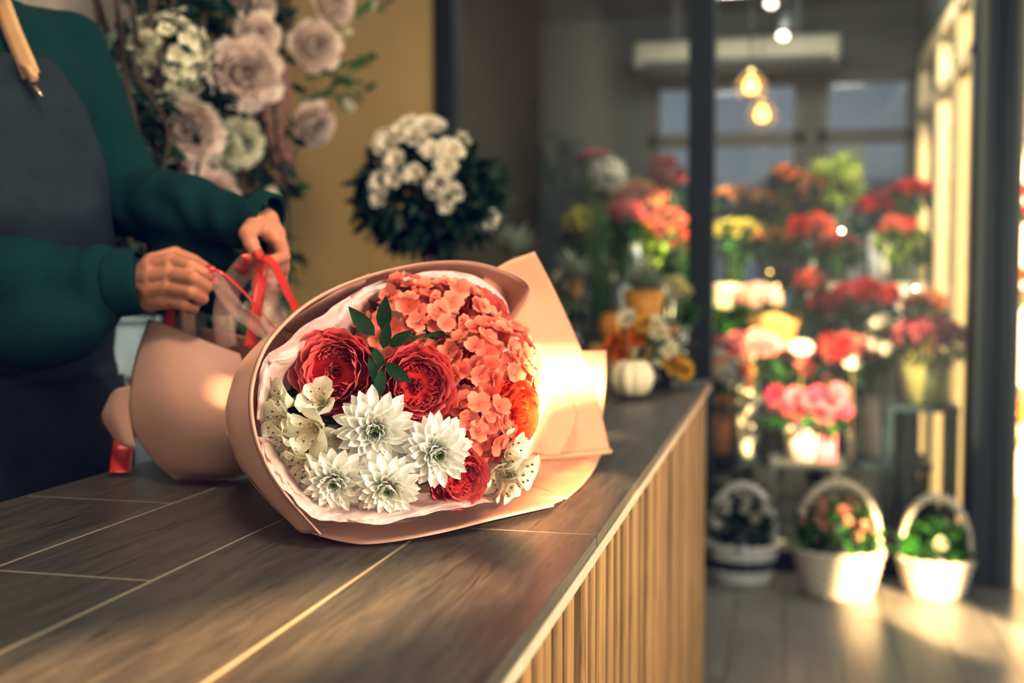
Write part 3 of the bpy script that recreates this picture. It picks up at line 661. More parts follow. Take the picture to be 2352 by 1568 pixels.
# ---- hands: joints measured finger by finger
right_hand = dict(w=(312, 645, 1.475), palm=[(350, 612, 1.465), (352, 640, 1.455), (350, 668, 1.455), (345, 690, 1.465)],
  f=[[(392, 600, 1.45), (438, 612, 1.425), (466, 626, 1.43), (486, 640, 1.445)], [(392, 632, 1.435), (446, 640, 1.405), (474, 658, 1.42), (468, 668, 1.45)],
     [(390, 662, 1.432), (440, 672, 1.405), (466, 686, 1.42), (455, 694, 1.45)], [(382, 690, 1.44), (424, 700, 1.415), (446, 708, 1.43), (436, 712, 1.455)]],
  t=[(352, 605, 1.485), (402, 585, 1.49), (446, 602, 1.48), (484, 624, 1.455)])
left_hand = dict(w=(608, 508, 1.545), palm=[(618, 532, 1.53), (628, 536, 1.54), (632, 540, 1.55), (632, 545, 1.56)],
  f=[[(640, 556, 1.53), (652, 590, 1.50), (616, 602, 1.475), (574, 594, 1.465)], [(646, 572, 1.545), (650, 618, 1.515), (612, 622, 1.49), (572, 606, 1.475)],
     [(645, 590, 1.56), (646, 645, 1.53), (606, 644, 1.51), (556, 620, 1.495)], [(640, 600, 1.575), (640, 664, 1.55), (608, 664, 1.535), (572, 640, 1.52)]],
  t=[(588, 516, 1.52), (568, 536, 1.49), (578, 562, 1.468), (594, 588, 1.462)])
nails = []
def hand(mb, h, s=1.0):
    Wp = P(*h['w']); pr = .0135
    for k, (pp, fj) in enumerate(zip(h['palm'], h['f'])):
        pts = [P(*p) for p in fj]; pm = P(*pp)
        mb.capsule(Wp, pm, .018, .0155); mb.capsule(pm, pts[0], .0155, .0115)
        r = [(.0102, .0093, .0083, .0068), (.0104, .0095, .0084, .0069), (.0098, .0090, .0080, .0066), (.0086, .0078, .0070, .0058)][k]
        for i in range(3): mb.capsule(pts[i], pts[i + 1], r[i], r[i + 1])
        mb.ell(pts[0], (r[0] * 1.12,) * 3, None, 10)
        nails.append((pts[2], pts[3], r[3]))
    for a, b_ in zip(h['f'][:-1], h['f'][1:]):
        mb.capsule(P(*a[0]), P(*b_[0]), .0105, .0105); 
    for a, b_ in zip(h['palm'][:-1], h['palm'][1:]): mb.capsule(P(*a), P(*b_), .0150, .0150)
    t = [P(*p) for p in h['t']]
    mb.capsule(Wp, t[0], .017, .0155); mb.capsule(t[0], t[1], .0155, .0118); mb.capsule(t[1], t[2], .0114, .0104); mb.capsule(t[2], t[3], .0104, .0078)
    nails.append((t[2], t[3], .0078))
body = MB()
for h, wr, el in ((right_hand, RW, RE), (left_hand, LW, LE)):
    m = MB(); hand(m, h); wp = P(*h['w']); m.capsule(wp, wp + (el - wp).normalized() * .06, .020, .023)
    vs, fs = fuse(m, .0019, 4, .5); body.add(vs, fs)
m = MB()
for s, (sh, el, wr) in ((1, (LS, LE, LW)), (-1, (RS, RE, RW))):
    m.capsule(sh, el, .045, .036); m.capsule(el, el + (wr - el) * .9, .036, .024)
    hp = B(.09 * s, 0, .88); kn = B(.095 * s, .01, .48); an = B(.095 * s, -.02, .09)
    m.capsule(hp, kn, .085, .055); m.capsule(kn, an, .052, .035); m.capsule(an, B(.10 * s, .12, .035), .035, .03)
tsolid(.82, 1.5, -.025, m)
m.capsule(B(0, -.015, 1.46), B(0, .0, 1.62), .062, .056)
hc = B(0, .02, 1.735)
m.ell(hc, (.076, .095, .108), RB, 28); m.ell(hc + FW * .035 - UP * .055, (.055, .06, .06), RB, 22)
m.capsule(hc + FW * .085 - UP * .03, hc + FW * .108 - UP * .038, .010, .013)              # nose
m.capsule(hc + FW * .085 + UP * .01, hc + FW * .10 - UP * .03, .007, .010)
for s in (-1, 1):
    m.ell(hc + LF * (.078 * s) - UP * .015, (.008, .018, .03), RB, 10)
    m.capsule(hc + FW * .085 + LF * .018 * s + UP * .022, hc + FW * .078 + LF * .045 * s + UP * .022, .009, .008)
m.capsule(hc + FW * .086 - LF * .018 - UP * .072, hc + FW * .086 + LF * .018 - UP * .072, .008, .008)
vs, fs = fuse(m, .0085, 4); body.add(vs, fs)
build('body', body, M_skin, ps)
for a, b_, r in nails:
    d = (b_ - a).normalized(); nrm = (-CF * 1.0 + UP * .45 + CR * .2); nrm = (nrm - d * nrm.dot(d)).normalized(); sd = d.cross(nrm)
    mb = MB(); rows = []
    for j in range(9):
        u = j / 8; w = r * .80 * (1 if u < .55 else max(.15, 1 - ((u - .55) / .45) ** 2 * .85)); c = b_ + d * (-.006 + u * .019) + nrm * (r * .98 - .003 * u * u)
        rows.append([c + sd * (w * v) - nrm * (w * .45 * v * v) for v in (-1, -.5, 0, .5, 1)])
    mb.grid(rows); solid(build('fingernail', mb, M_nail, ps), .001)
# eyes, mouth, hair
for s in (-1, 1):
    mb = MB(); mb.ell(hc + FW * .083 + LF * .031 * s + UP * .006, (.012, .010, .008), RB, 14); build('eye', mb, M_shoe, ps)
mb = MB(); mb.ell(hc + FW * .092 - UP * .072, (.022, .006, .007), RB, 14); build('mouth', mb, M_nail, ps)
m = MB(); m.ell(hc - FW * .012 + UP * .018, (.088, .104, .112), RB, 28); m.ell(hc - FW * .10 + UP * .0, (.05, .045, .05), RB, 18)
vs, fs = fuse(m, .006, 4); hm = MB(); hm.add(vs, fs)
keep = [f for f in hm.f if (sum((hm.v[i] for i in f), V((0, 0, 0))) / len(f) - hc).dot(FW) < .052 - max(0, -(hm.v[f[0]] - hc).z) * 1.4]
hm.f = keep; hm.m = [0] * len(keep); build('hair', hm, M_hair, ps)
# ---- sweatshirt
m = MB(); tsolid(.93, 1.52, 0, m)
m.capsule(B(0, -.012, 1.50), B(0, -.008, 1.575), .078, .074)
m.capsule(B(.03, -.01, 1.47), LS, .06, .062)
m.capsule(B(-.03, -.01, 1.47), RS, .06, .062)
mid_l = LS + (LE - LS) * .5
m.capsule(LS, mid_l, .064, .062); m.capsule(mid_l, LE, .062, .057)
lm = LE + (LW - LE) * .55
m.capsule(LE, lm, .058, .053); m.capsule(lm, P(588, 516, 1.55), .053, .034)
m.ell(P(545, 520, 1.57), (.042, .05, .034), None, 18)                       # sleeve bunched above the cuff
m.ell(P(430, 590, 1.63), (.06, .05, .06), None, 18); m.ell(P(500, 640, 1.62), (.045, .045, .052), None, 18)
m.capsule(RS, RE, .068, .074)
rm = RE + (RW - RE) * .55
m.capsule(RE, rm, .078, .074); m.capsule(rm, P(215, 655, 1.475), .074, .050); m.capsule(P(215, 655, 1.475), P(268, 650, 1.472), .050, .040)
m.ell(P(80, 745, 1.46), (.10, .055, .058), None, 18); m.ell(P(225, 665, 1.465), (.032, .045, .060), None, 18)
vs, fs = fuse(m, .0062, 7)
def crease(v):
    n1 = noise.noise(V((v.x * 9, v.y * 9, v.z * 15))); n2 = noise.noise(v * 26)
    return n1 * .008 + n2 * .0015
mb = MB(); mb.add(vs, fs)
me = mb.mesh('x', []); nr = [v.normal.copy() for v in me.vertices]; bpy.data.meshes.remove(me)
for i, v in enumerate(mb.v): v += nr[i] * crease(v)
# creases where the left sleeve folds at the elbow and bunches at the wrist
for i, v in enumerate(mb.v):
    for c0, c1, amp, wl, rad in ((LE, LW, .0035, .022, .085),):
        d = (c1 - c0).normalized(); s = (v - c0).dot(d); r = (v - c0 - d * s).length
        if -.06 < s < .26 and r < rad: v += nr[i] * amp * math.sin(s / wl * 2.2 + v.z * 55 + 3 * noise.noise(v * 14)) * (.3 + .9 * abs(noise.noise(v * 11 + V((5, 0, 0)))))
sw = build('sweatshirt', mb, M_sweat, ps)
for nm_, a, b_, r0, r1 in (('cuff', P(246, 652, 1.472), P(324, 645, 1.475), .0430, .0420), ('cuff', P(583, 500, 1.552), P(618, 512, 1.545), .0385, .0395)):
    mb = MB(); d = (b_ - a); pts = [a + d * (k / 8) for k in range(9)]
    mb.tube(pts, [r0 * .88, r0 * 1.01] + [r0 + (r1 - r0) * k / 6 for k in range(6)] + [r1 * .93], 30, 0, .5, False); solid(build(nm_, mb, M_sweat, sw), .004)
mb = MB(); mb.lathe([(.074, 0), (.080, .015), (.080, .05), (.074, .062)], B(0, -.008, 1.535), 40); solid(build('collar', mb, M_sweat, sw), .006)
# ---- apron: bib and skirt follow the body just outside the sweatshirt
def apron_part(z0, z1, half, off, nz, nth, drape):
    rows = []
    for j in range(nz + 1):
        z = z0 + (z1 - z0) * j / nz; h = half(z); row = []
        for i in range(nth + 1):
            th = -h + 2 * h * i / nth; p = tpt(max(.8, z), th, off(z, th)); p.z = z
            row.append(p + FW * drape(z, th))
        rows.append(row)
    return rows
def bib_half(z):
    t = (1.425 - z) / (1.425 - .95); return R(44) + R(62) * max(0, min(1, t * 1.25)) ** .75
mb = MB()
mb.grid(apron_part(.93, 1.425, bib_half, lambda z, t: .016 + .012 * max(0, math.sin((z - .95) * 8)) , 44, 40, lambda z, t: .006 * math.sin(t * 7 + z * 9) * max(0, min(1, (1.4 - z) * 6)) + .010 * noise.noise(V((t * 2.2, z * 7, 3))) + (.02 * math.exp(-((z - 1.21) / .035) ** 2))))
ap = build('apron', mb, M_apron, ps); solid(ap, .002)
mb = MB()
mb.grid(apron_part(.42, 1.0, lambda z: R(112), lambda z, t: .022 + .02 * max(0, .9 - z), 36, 44, lambda z, t: .010 * math.sin(t * 6 + 1) * max(0, min(1, (1.0 - z) * 3))))
solid(build('apron_skirt', mb, M_apron, ap), .002)
mb = MB(); 
mb.grid(apron_part(.70, .985, lambda z: R(96), lambda z, t: .030 + .012 * max(0, .9 - z), 12, 40, lambda z, t: .006 * math.sin(t * 9)))
solid(build('pocket', mb, M_apron, ap), .003)
# strap over the shoulder with its metal end
tip = P(84, 200, 1.50)
mb = MB(); path = spline([B(.045, -.05, 1.545), P(2, 0, 1.555), P(28, 70, 1.525), P(58, 140, 1.505), P(72, 175, 1.50)], 20); rows = []
for i, p in enumerate(path):
    t = (path[min(i + 1, 19)] - path[max(i - 1, 0)]).normalized(); s = t.cross(-CF).normalized(); rows.append([p - s * .0125, p - s * .004, p + s * .004, p + s * .0125])
mb.grid(rows); st = build('neck_strap', mb, M_strap, ap); solid(st, .0025)
mb = MB()
for k in range(3):
    a = P(52 + 12 * k, 150 + 8 * k, 1.50); mb.tube(spline([a, P(68 + 6 * k, 160 + 10 * k, 1.488), P(78, 188 - 6 * k, 1.492)], 8), .0055, 8)
build('strap_knot', mb, M_strap, st)
mb = MB(); mb.tube([P(76, 192, 1.497), P(96, 222, 1.497)], [.0035, .002], 8); build('metal_tip', mb, M_brass, st)
# trousers and shoes
m = MB(); tsolid(.80, .95, -.004, m)
for s in (-1, 1):
    m.capsule(B(.095 * s, 0, .86), B(.10 * s, .01, .48), .10, .07); m.capsule(B(.10 * s, .01, .48), B(.10 * s, -.02, .10), .07, .055)
vs, fs = fuse(m, .01, 4); mb = MB(); mb.add(vs, fs); build('trousers', mb, M_jean, ps)
for s in (-1, 1):
    m = MB(); m.ell(B(.10 * s, .05, .045), (.045, .13, .045), RB, 20); m.capsule(B(.10 * s, -.03, .05), B(.10 * s, -.03, .1), .045, .042)
    vs, fs = fuse(m, .006, 4); mb = MB(); mb.add([V((v.x, v.y, max(0.001, v.z))) for v in vs], fs); build('shoe', mb, M_shoe, ps)

# ---------------------------------------------------------------- ribbons
def ribbon(name, label, pts, w, mat, twist=None, parent=None, group=None, n=30):
    path = spline([P(*p) for p in pts], n); rows = []
    for i, p in enumerate(path):
        t = (path[min(i + 1, n - 1)] - path[max(i - 1, 0)]).normalized()
        nn = (-CF + CR * (twist(i / (n - 1)) if twist else 0)); s = t.cross(nn).normalized()
        rows.append([p + s * (w * v) for v in (-.5, -.17, .17, .5)])
    mb = MB(); mb.grid(rows); o = build(name, mb, mat, parent); solid(o, .0004)
    if parent is None: tag(o, label, 'ribbon', group or 'ribbons being tied round the bouquet')
    return o
ribbon('satin_ribbon', 'narrow red satin ribbon taut from the raised far hand down to the bouquet', [(606, 590, 1.452), (632, 612, 1.44), (660, 670, 1.40), (700, 745, 1.35)], .0115, M_red, lambda u: .5)
ribbon('satin_ribbon', 'thin red satin ribbon arching from the near hand fingertips over to the bouquet', [(470, 622, 1.432), (505, 624, 1.43), (550, 660, 1.43), (590, 705, 1.42), (630, 752, 1.39), (660, 790, 1.37)], .0042, M_red, lambda u: 1.5)
ribbon('satin_ribbon', 'red satin ribbon hanging straight below the far hand onto the paper skirt', [(600, 592, 1.46), (598, 640, 1.46), (588, 710, 1.44), (574, 800, 1.42)], .015, M_red, lambda u: .3)
ribbon('organza_ribbon', 'sheer pink ribbon fanning down from the near hand fingertips', [(476, 622, 1.436), (500, 650, 1.44), (545, 710, 1.44), (620, 770, 1.41), (650, 800, 1.39)], .020, M_sheer, lambda u: .4)
ribbon('organza_ribbon', 'broad sheer pink ribbon hanging below the far hand', [(610, 594, 1.464), (608, 640, 1.47), (612, 700, 1.45), (640, 790, 1.41)], .034, M_sheer)
ribbon('organza_ribbon', 'sheer pink ribbon looping down behind the near fingertips', [(575, 600, 1.49), (535, 650, 1.50), (515, 720, 1.50), (520, 800, 1.47)], .030, M_sheer)
ribbon('organza_ribbon', 'short sheer pale ribbon hanging under the near hand', [(430, 700, 1.47), (432, 730, 1.475), (436, 790, 1.48)], .018, M_sheer)
ribbon('satin_ribbon', 'short red ribbon tail under the near hand at the paper edge', [(392, 705, 1.475), (390, 730, 1.49), (392, 770, 1.50)], .013, M_red)
ribbon('satin_ribbon', 'pair of red ribbon ends dangling over the counter edge beside the curled paper', [(290, 990, 1.50), (282, 1030, 1.495), (276, 1085, 1.455)], .026, M_red, lambda u: .3)
# ================================================================ plants, flowers and shop things behind
PCOL = {}
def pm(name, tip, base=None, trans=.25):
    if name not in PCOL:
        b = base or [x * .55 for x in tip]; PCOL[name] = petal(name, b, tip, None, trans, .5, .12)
    return PCOL[name]
MESH = {}
def blossom_mesh(kind, colname, tip, base=None, r=.03, centre=(.25, .2, .04), var=0):
    key = (kind, colname, round(r, 3), var)
    if key in MESH: return MESH[key]
    m = pm(colname + '_petal', tip, base); c = pm(colname + '_heart', centre, None, 0); s = var + len(MESH)
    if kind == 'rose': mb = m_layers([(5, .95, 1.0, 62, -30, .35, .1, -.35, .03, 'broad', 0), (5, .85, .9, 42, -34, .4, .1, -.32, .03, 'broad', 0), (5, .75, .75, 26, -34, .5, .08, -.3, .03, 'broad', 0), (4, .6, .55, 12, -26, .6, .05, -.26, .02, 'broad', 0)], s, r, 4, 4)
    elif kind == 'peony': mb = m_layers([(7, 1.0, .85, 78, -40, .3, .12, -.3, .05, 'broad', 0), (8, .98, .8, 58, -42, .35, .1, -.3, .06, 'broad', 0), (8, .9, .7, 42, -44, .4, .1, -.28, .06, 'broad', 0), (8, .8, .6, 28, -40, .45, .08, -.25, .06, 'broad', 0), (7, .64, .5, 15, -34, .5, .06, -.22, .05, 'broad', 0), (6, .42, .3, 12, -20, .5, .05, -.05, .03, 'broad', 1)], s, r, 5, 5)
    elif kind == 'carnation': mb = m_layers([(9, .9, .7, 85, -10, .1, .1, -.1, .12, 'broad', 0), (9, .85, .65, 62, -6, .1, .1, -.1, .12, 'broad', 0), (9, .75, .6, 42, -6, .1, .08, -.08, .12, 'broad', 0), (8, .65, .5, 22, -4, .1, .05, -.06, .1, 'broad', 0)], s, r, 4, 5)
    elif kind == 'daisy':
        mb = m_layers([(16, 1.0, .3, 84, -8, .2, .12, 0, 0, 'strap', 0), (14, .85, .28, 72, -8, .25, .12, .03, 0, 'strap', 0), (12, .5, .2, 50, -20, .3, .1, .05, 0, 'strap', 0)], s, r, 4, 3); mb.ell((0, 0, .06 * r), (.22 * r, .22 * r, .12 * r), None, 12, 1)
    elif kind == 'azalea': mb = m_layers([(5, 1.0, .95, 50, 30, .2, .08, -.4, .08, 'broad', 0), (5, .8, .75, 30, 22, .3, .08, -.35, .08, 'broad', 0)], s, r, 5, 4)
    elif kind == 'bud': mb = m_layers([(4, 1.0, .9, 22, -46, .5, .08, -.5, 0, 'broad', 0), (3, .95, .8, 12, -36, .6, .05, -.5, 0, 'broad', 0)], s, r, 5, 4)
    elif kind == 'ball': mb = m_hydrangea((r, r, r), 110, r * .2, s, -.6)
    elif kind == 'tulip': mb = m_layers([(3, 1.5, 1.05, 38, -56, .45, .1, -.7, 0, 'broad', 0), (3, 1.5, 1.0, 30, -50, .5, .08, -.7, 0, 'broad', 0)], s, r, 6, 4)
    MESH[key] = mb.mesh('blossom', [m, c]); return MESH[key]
LEAFM = {'green': petal('bunch_leaf', (.015, .06, .015), (.06, .20, .035), None, .2, .45), 'dark': petal('deep_leaf', (.006, .022, .012), (.014, .055, .022), None, .12, .4),
         'grey': petal('grey_green_leaf', (.05, .08, .06), (.14, .20, .15), None, .15, .6), 'lime': petal('lime_leaf', (.16, .28, .03), (.40, .52, .12), None, .3, .5), 'crown': petal('crown_leaf', (.14, .20, .13), (.50, .56, .42), None, .2, .45), 'olive': petal('olive_leaf', (.04, .05, .012), (.13, .14, .035), None, .15, .5)}
QF = random.Random(21)
def scatter_blossoms(root, c, rad, n, meshes, name='blossom', toward=None, spread=.75, low=-.2):
    """separate blossoms over the upper front of a mound"""
    g = math.pi * (3 - math.sqrt(5)); cam_d = (V((0, 0, CAM_H + .2)) - c).normalized(); k = 0; i = 0
    while k < n and i < n * 6:
        z = 1 - (i + .5) / (n * 1.9) * 1.35; t = i * g; i += 1
        if z < low: continue
        rr = math.sqrt(max(0, 1 - z * z)); d = V((rr * math.cos(t), rr * math.sin(t), z))
        if d.dot(cam_d) < -.15: continue
        d = (d + V((QF.gauss(0, .14), QF.gauss(0, .14), QF.gauss(0, .12)))).normalized()
        p = c + V((d.x * rad[0], d.y * rad[1], d.z * rad[2])) * QF.uniform(.85, 1.05)
        put(name, meshes[k % len(meshes)], root, facing(p, d * spread + cam_d * (1 - spread) + V((QF.gauss(0, .15), QF.gauss(0, .15), QF.gauss(0, .15))), QF.random() * 6, QF.uniform(.85, 1.15))); k += 1
M_zinc = plain('zinc', (.32, .34, .35), .35, .7, var=.15, scale=14)
M_whitepot = plain('white_glaze', (.75, .73, .68), .3, var=.03)
M_blackpot = plain('black_plastic', (.02, .025, .03), .4)
M_terra = plain('terracotta', (.52, .25, .12), .7, var=.12, scale=20, bump=.1)
M_kraft = paper('kraft_paper', (.52, .31, .12), .2, .7)
M_limepot = plain('pale_green_metal', (.42, .46, .22), .4, .2, var=.08)
M_ochre = plain('ochre_glaze', (.62, .33, .06), .45, var=.12, scale=12)
M_wick = plain('white_wicker', (.60, .57, .50), .6, var=.12, scale=60)
M_clear = thin_glass('clear_vase', (.88, .94, .92), 1.5)
M_pinkbag = paper('pink_bag', (.72, .26, .36), .1)
def bucket(label, x, y, z0, h, r, mat, cat='bucket', group=None, name='flower_bucket'):
    t = thing(name, label, cat, (x, y, z0), group)
    mb = MB(); mb.lathe([(r * .02, .004), (r * .72, .0), (r * .76, .005), (r * .98, h * .97), (r * .94, h * .97), (r * .72, .012), (r * .02, .012)], (x, y, z0), 28); build('body', mb, mat, t)
    mb = MB(); ring = [V((x + r * math.cos(k * math.tau / 28), y + r * math.sin(k * math.tau / 28), z0 + h * .975)) for k in range(29)]; mb.tube(ring, .005, 6); build('rim', mb, mat, t); return t
def bunch(label, px, py, Y, rw, rh, blooms, n, leaf='green', zbase=None, name='flower_bunch', cat='flowers', leaves=90, leaf_L=.06, group=None, low=-.2, stems=True, ldrop=1.0, spread=.75):
    """a bunch of cut flowers: blossoms, leaves and stems; rw, rh half sizes in metres"""
    c = PY(px, py, Y); t = thing(name, label, cat, (c.x, c.y, zbase if zbase is not None else c.z - .3), group)
    scatter_blossoms(t, c, (rw, min(rw, .14) * .9, rh), n, blooms, low=low, spread=spread)
    f = m_foliage((0, 0, -rh * .75 * ldrop), (rw * .92, min(rw, .14) * .8, rh * .95), leaves, leaf_L, leaf_L * .42, int(px), 1.0, 0, -.1)
    put('foliage', f.mesh('foliage', LEAFM[leaf]), t, Matrix.Translation(c))
    if stems and zbase is not None and c.z - zbase > .1:
        s = MB()
        for k in range(9):
            a = k * .7; s.tube([V((.03 * math.cos(a), .03 * math.sin(a), zbase - c.z + .015)), V((.035 * math.cos(a), .03 * math.sin(a), -rh * .9)), V((rw * .5 * math.cos(a), .05 * math.sin(a), 0))], .003, 5)
        put('stem', s.mesh('stem', M_stem), t, Matrix.Translation(c))
    return t, c
bl = blossom_mesh

# ---------------------------------------------------------------- on the counter
def pumpkin(label, c, r, h, mat, ribs=9, name='pumpkin'):
    t = thing(name, label, 'pumpkin', c)
    mb = MB(); pr = []
    for j in range(19):
        a = j / 18 * math.pi; pr.append((max(.004, r * math.sin(a) ** .8), h * .5 * (1 - math.cos(a)) + (.10 * h * math.exp(-((math.sin(a)) / .35) ** 2)) * (1 if j < 9 else -1)))
    mb.lathe([(a, max(0, b)) for a, b in pr], c, 72, fn=lambda tt, z: 1 - .11 * (abs(math.cos(tt * ribs / 2)) ** 6), cap=True); build('body', mb, mat, t)
    mb = MB(); c = V(c); mb.tube([c + V((0, 0, h * .84)), c + V((.003, 0, h * 1.05)), c + V((.010, .003, h * 1.25))], [.009, .006, .007], 8); build('stalk', mb, plain('pumpkin_stalk', (.30, .24, .12), .7), t); return t
wp = PZ(1446, 917, TOP); pumpkin('small white ribbed pumpkin on the worktop beside the peach paper', (wp.x, wp.y + .03, TOP), .050, .088, plain('white_pumpkin', (.72, .64, .46), .45, var=.06))
# white azalea grown as a little round tree
ac = PY(985, 432, 2.55); az = thing('azalea_tree', 'small round white azalea tree in front of the mustard wall', 'plant', (ac.x, ac.y, TOP))
mb = MB(); mb.lathe([(.045, 0), (.05, .004), (.062, .10), (.058, .10), (.05, .09)], (ac.x, ac.y, TOP), 28, cap=True); build('pot', mb, M_whitepot, az)
mb = MB(); mb.tube([V((ac.x, ac.y, TOP + .08)), V((ac.x + .004, ac.y, TOP + .2)), ac - V((0, 0, .08)), ac + V((0, 0, .02))], [.007, .006, .006, .004], 8); 
for k in range(14):
    a = k * 2.4; mb.tube([ac - V((0, 0, .06)), ac + V((.06 * math.cos(a), .06 * math.sin(a), -.02)), ac + V((.12 * math.cos(a), .12 * math.sin(a), .05 * math.sin(k)))], .0025, 5)
build('trunk', mb, plain('azalea_bark', (.12, .07, .035), .8), az)
f = m_foliage((0, 0, -.015), (.165, .155, .125), 1150, .047, .020, 5, .9, 0, .15); put('foliage', f.mesh('foliage', LEAFM['dark']), az, Matrix.Translation(ac))
q = random.Random(9); f = MB()
for k in range(46):
    a = q.random() * 6.28; rr = q.uniform(.75, 1); p = V((.16 * math.cos(a) * rr, .15 * math.sin(a) * rr, -.06 - q.random() * .05)); add_leaf(f, p, V((math.cos(a) * .9, math.sin(a) * .9, -.75)), .05, .018, (0, 0, 1), .15, 0, 4, q.random())
put('foliage', f.mesh('foliage', LEAFM['dark']), az, Matrix.Translation(ac))
for px, py in ((1095, 400), (1110, 470), (1015, 545), (900, 500), (860, 480), (870, 420), (1090, 545)): pass
wz = (.86, .80, .70)
AZ = [bl('azalea', 'white_azalea', wz, (.75, .66, .5), .034, var=i) for i in range(3)]; AB = bl('bud', 'white_azalea', wz, (.55, .6, .35), .018)
for px, py, s in ((905, 350, 1.1), (925, 385, .9), (950, 305, 1.0), (985, 305, 1.1), (895, 330, .9), (935, 320, 1.1), (1000, 300, .8), (1040, 365, 1.15), (1030, 400, 1.0), (1000, 365, .9), (965, 415, .85), (1015, 440, 1.1), (1040, 455, 1.0), (895, 430, 1.05), (890, 460, .9), (920, 425, .8), (1010, 310, .8), (1125, 505, .8), (1030, 480, .7), (960, 330, 1.0)):
    a_, c_ = (px - 985) * .00098, -(py - 432) * .00098; d = CR * a_ + V((0, 0, c_)) - CF * math.sqrt(max(.003, .160 ** 2 - a_ ** 2 * .8 - c_ ** 2 * 1.1)); put('blossom', AZ[int(px) % 3], az, facing(ac + d * 1.08, d.normalized() + V((.1, -.5, .1)), px, s * .92))
for px, py in ((1022, 295), (1057, 318), (1083, 400), (1092, 455), (1076, 335), (1068, 320), (860, 452)):
    d = CR * ((px - 985) * .00103) - CF * .05 + V((0, 0, -(py - 432) * .00103)); put('bud', AB, az, facing(ac + d, d + V((0, -.02, .06)), px, 1.1))
# low mixed arrangement beyond the pumpkin
oc = PY(1490, 800, 2.72); mx = thing('flower_arrangement', 'low arrangement of orange, white and yellow flowers behind the white pumpkin', 'flowers', (oc.x, oc.y, TOP))
mb = MB(); mb.lathe([(.04, 0), (.055, .004), (.06, .05), (.056, .05)], (oc.x, oc.y, TOP), 24, cap=True); build('bowl', mb, M_blackpot, mx)
f = m_foliage((0, 0, -.02), (.09, .07, .065), 150, .045, .018, 77); put('foliage', f.mesh('foliage', LEAFM['olive']), mx, Matrix.Translation(oc))
for px, py, k in ((1460, 775, 0), (1412, 785, 0), (1440, 730, 1), (1515, 765, 1), (1535, 800, 1), (1505, 745, 1), (1550, 840, 2), (1480, 745, 2), (1540, 830, 2), (1400, 800, 0), (1425, 815, 0), (1520, 820, 1), (1570, 850, 2)):
    b_ = (bl('carnation', 'orange', (.85, .25, .03), None, .026), bl('daisy', 'cream', (.85, .80, .62), None, .026, (.6, .45, .05)), bl('carnation', 'golden', (.80, .48, .05), None, .026))[k]
    p = PY(px, py, 2.66); put('blossom', b_, mx, facing(p, V((0, -.8, .4)) + (p - oc) * 4, px))
# ---------------------------------------------------------------- display table beyond the counter
TZ = .80
dt = thing('display_table', 'dark display table between the counter end and the glass', 'table', (-.72, 3.75, 0))
mb = MB(); mb.box((-1.12, 3.40, TZ - .03), (-.40, 4.12, TZ)); bevel(build('tabletop', mb, M_back, dt, False), .004)
for x in (-1.09, -.46):
    for y in (3.43, 4.06): mb = MB(); mb.box((x, y, 0), (x + .03, y + .03, TZ - .03)); build('leg', mb, M_dark, dt, False)
def crate(label, x, y, w, d, z0, h):
    t = thing('wooden_crate', label, 'crate', (x, y, z0))
    for k in range(3):
        for s in (-1, 1):
            mb = MB(); zz = z0 + h * k / 3
            mb.box((x - w / 2, y + s * d / 2 - .005, zz + .004), (x + w / 2, y + s * d / 2 + .005, zz + h / 3 - .004)); mb.box((x + s * w / 2 - .005, y - d / 2, zz + .004), (x + s * w / 2 + .005, y + d / 2, zz + h / 3 - .004)); build('plank', mb, M_slat, t, False)
    mb = MB(); mb.box((x - w / 2, y - d / 2, z0 + h - .008), (x + w / 2, y + d / 2, z0 + h)); build('lid', mb, M_slat, t, False); return t
c1 = PY(1420, 748, 3.62); crate('low wooden crate under the orange pumpkin', c1.x, 3.62, .16, .16, TZ, c1.z - .055 - TZ)
pumpkin('orange ribbed pumpkin on a crate near the glass', (c1.x, 3.62, c1.z - .055), .066, .105, plain('orange_pumpkin', (.66, .30, .05), .45, var=.12), 10)
def pineapple(label, px, py, Y, r, potz, potmat, potname, z0, body=True):
    c = PY(px, py, Y); t = thing('ornamental_pineapple', label, 'plant', (c.x, c.y, z0))
    mb = MB(); mb.lathe([(r * .7, z0), (r * .8, z0 + .003), (r * 1.0, potz), (r * .92, potz), (r * .9, potz - .02)], (c.x, c.y, 0), 26, cap=True); build(potname, mb, potmat, t)
    mb = MB(); mb.tube([V((c.x, c.y, potz - .02)), c + V((0, 0, -.03))], .006, 7); build('stem', mb, M_stem, t)
    if body: mb = MB(); mb.lathe([(.004, -.05), (.018, -.045), (.024, -.02), (.022, .004), (.012, .016), (.003, .02)], c, 20, fn=lambda a, z: 1 + .1 * math.sin(a * 8 + z * 300)); build('fruit', mb, plain('pineapple_skin', (.30, .17, .06), .6, var=.3, scale=90), t)
    mb = MB(); q = random.Random(int(px))
    for k in range(44):
        a = k * 2.4; e = 1.25 - k / 44 * 1.15; d = V((math.cos(a) * math.sin(e), math.sin(a) * math.sin(e), math.cos(e)))
        add_leaf(mb, c + V((0, 0, .012)), d, .115 * q.uniform(.75, 1.15), .024, (0, 0, 1), .30, 0, 5, q.random())
    put('crown', mb.mesh('crown', LEAFM['crown']), t, Matrix.Identity(4)); return t
p2 = PY(1492, 745, 3.85); crate('tall wooden crate under the ochre pot', p2.x, 3.85, .18, .15, TZ, p2.z - TZ)
pineapple('ornamental pineapple with spiky crown in an ochre pot', 1478, 678, 3.85, .072, PY(1492, 665, 3.85).z, M_ochre, 'pot', p2.z, False)
pineapple('slender ornamental pineapple in a clear vase nearer the glass corner', 1322, 655, 3.65, .045, TZ + .22, M_clear, 'vase', TZ)
pineapple('little ornamental pineapple just showing above the top edge of the blush paper', 1182, 598, 3.6, .045, TZ + .20, M_clear, 'vase', TZ)
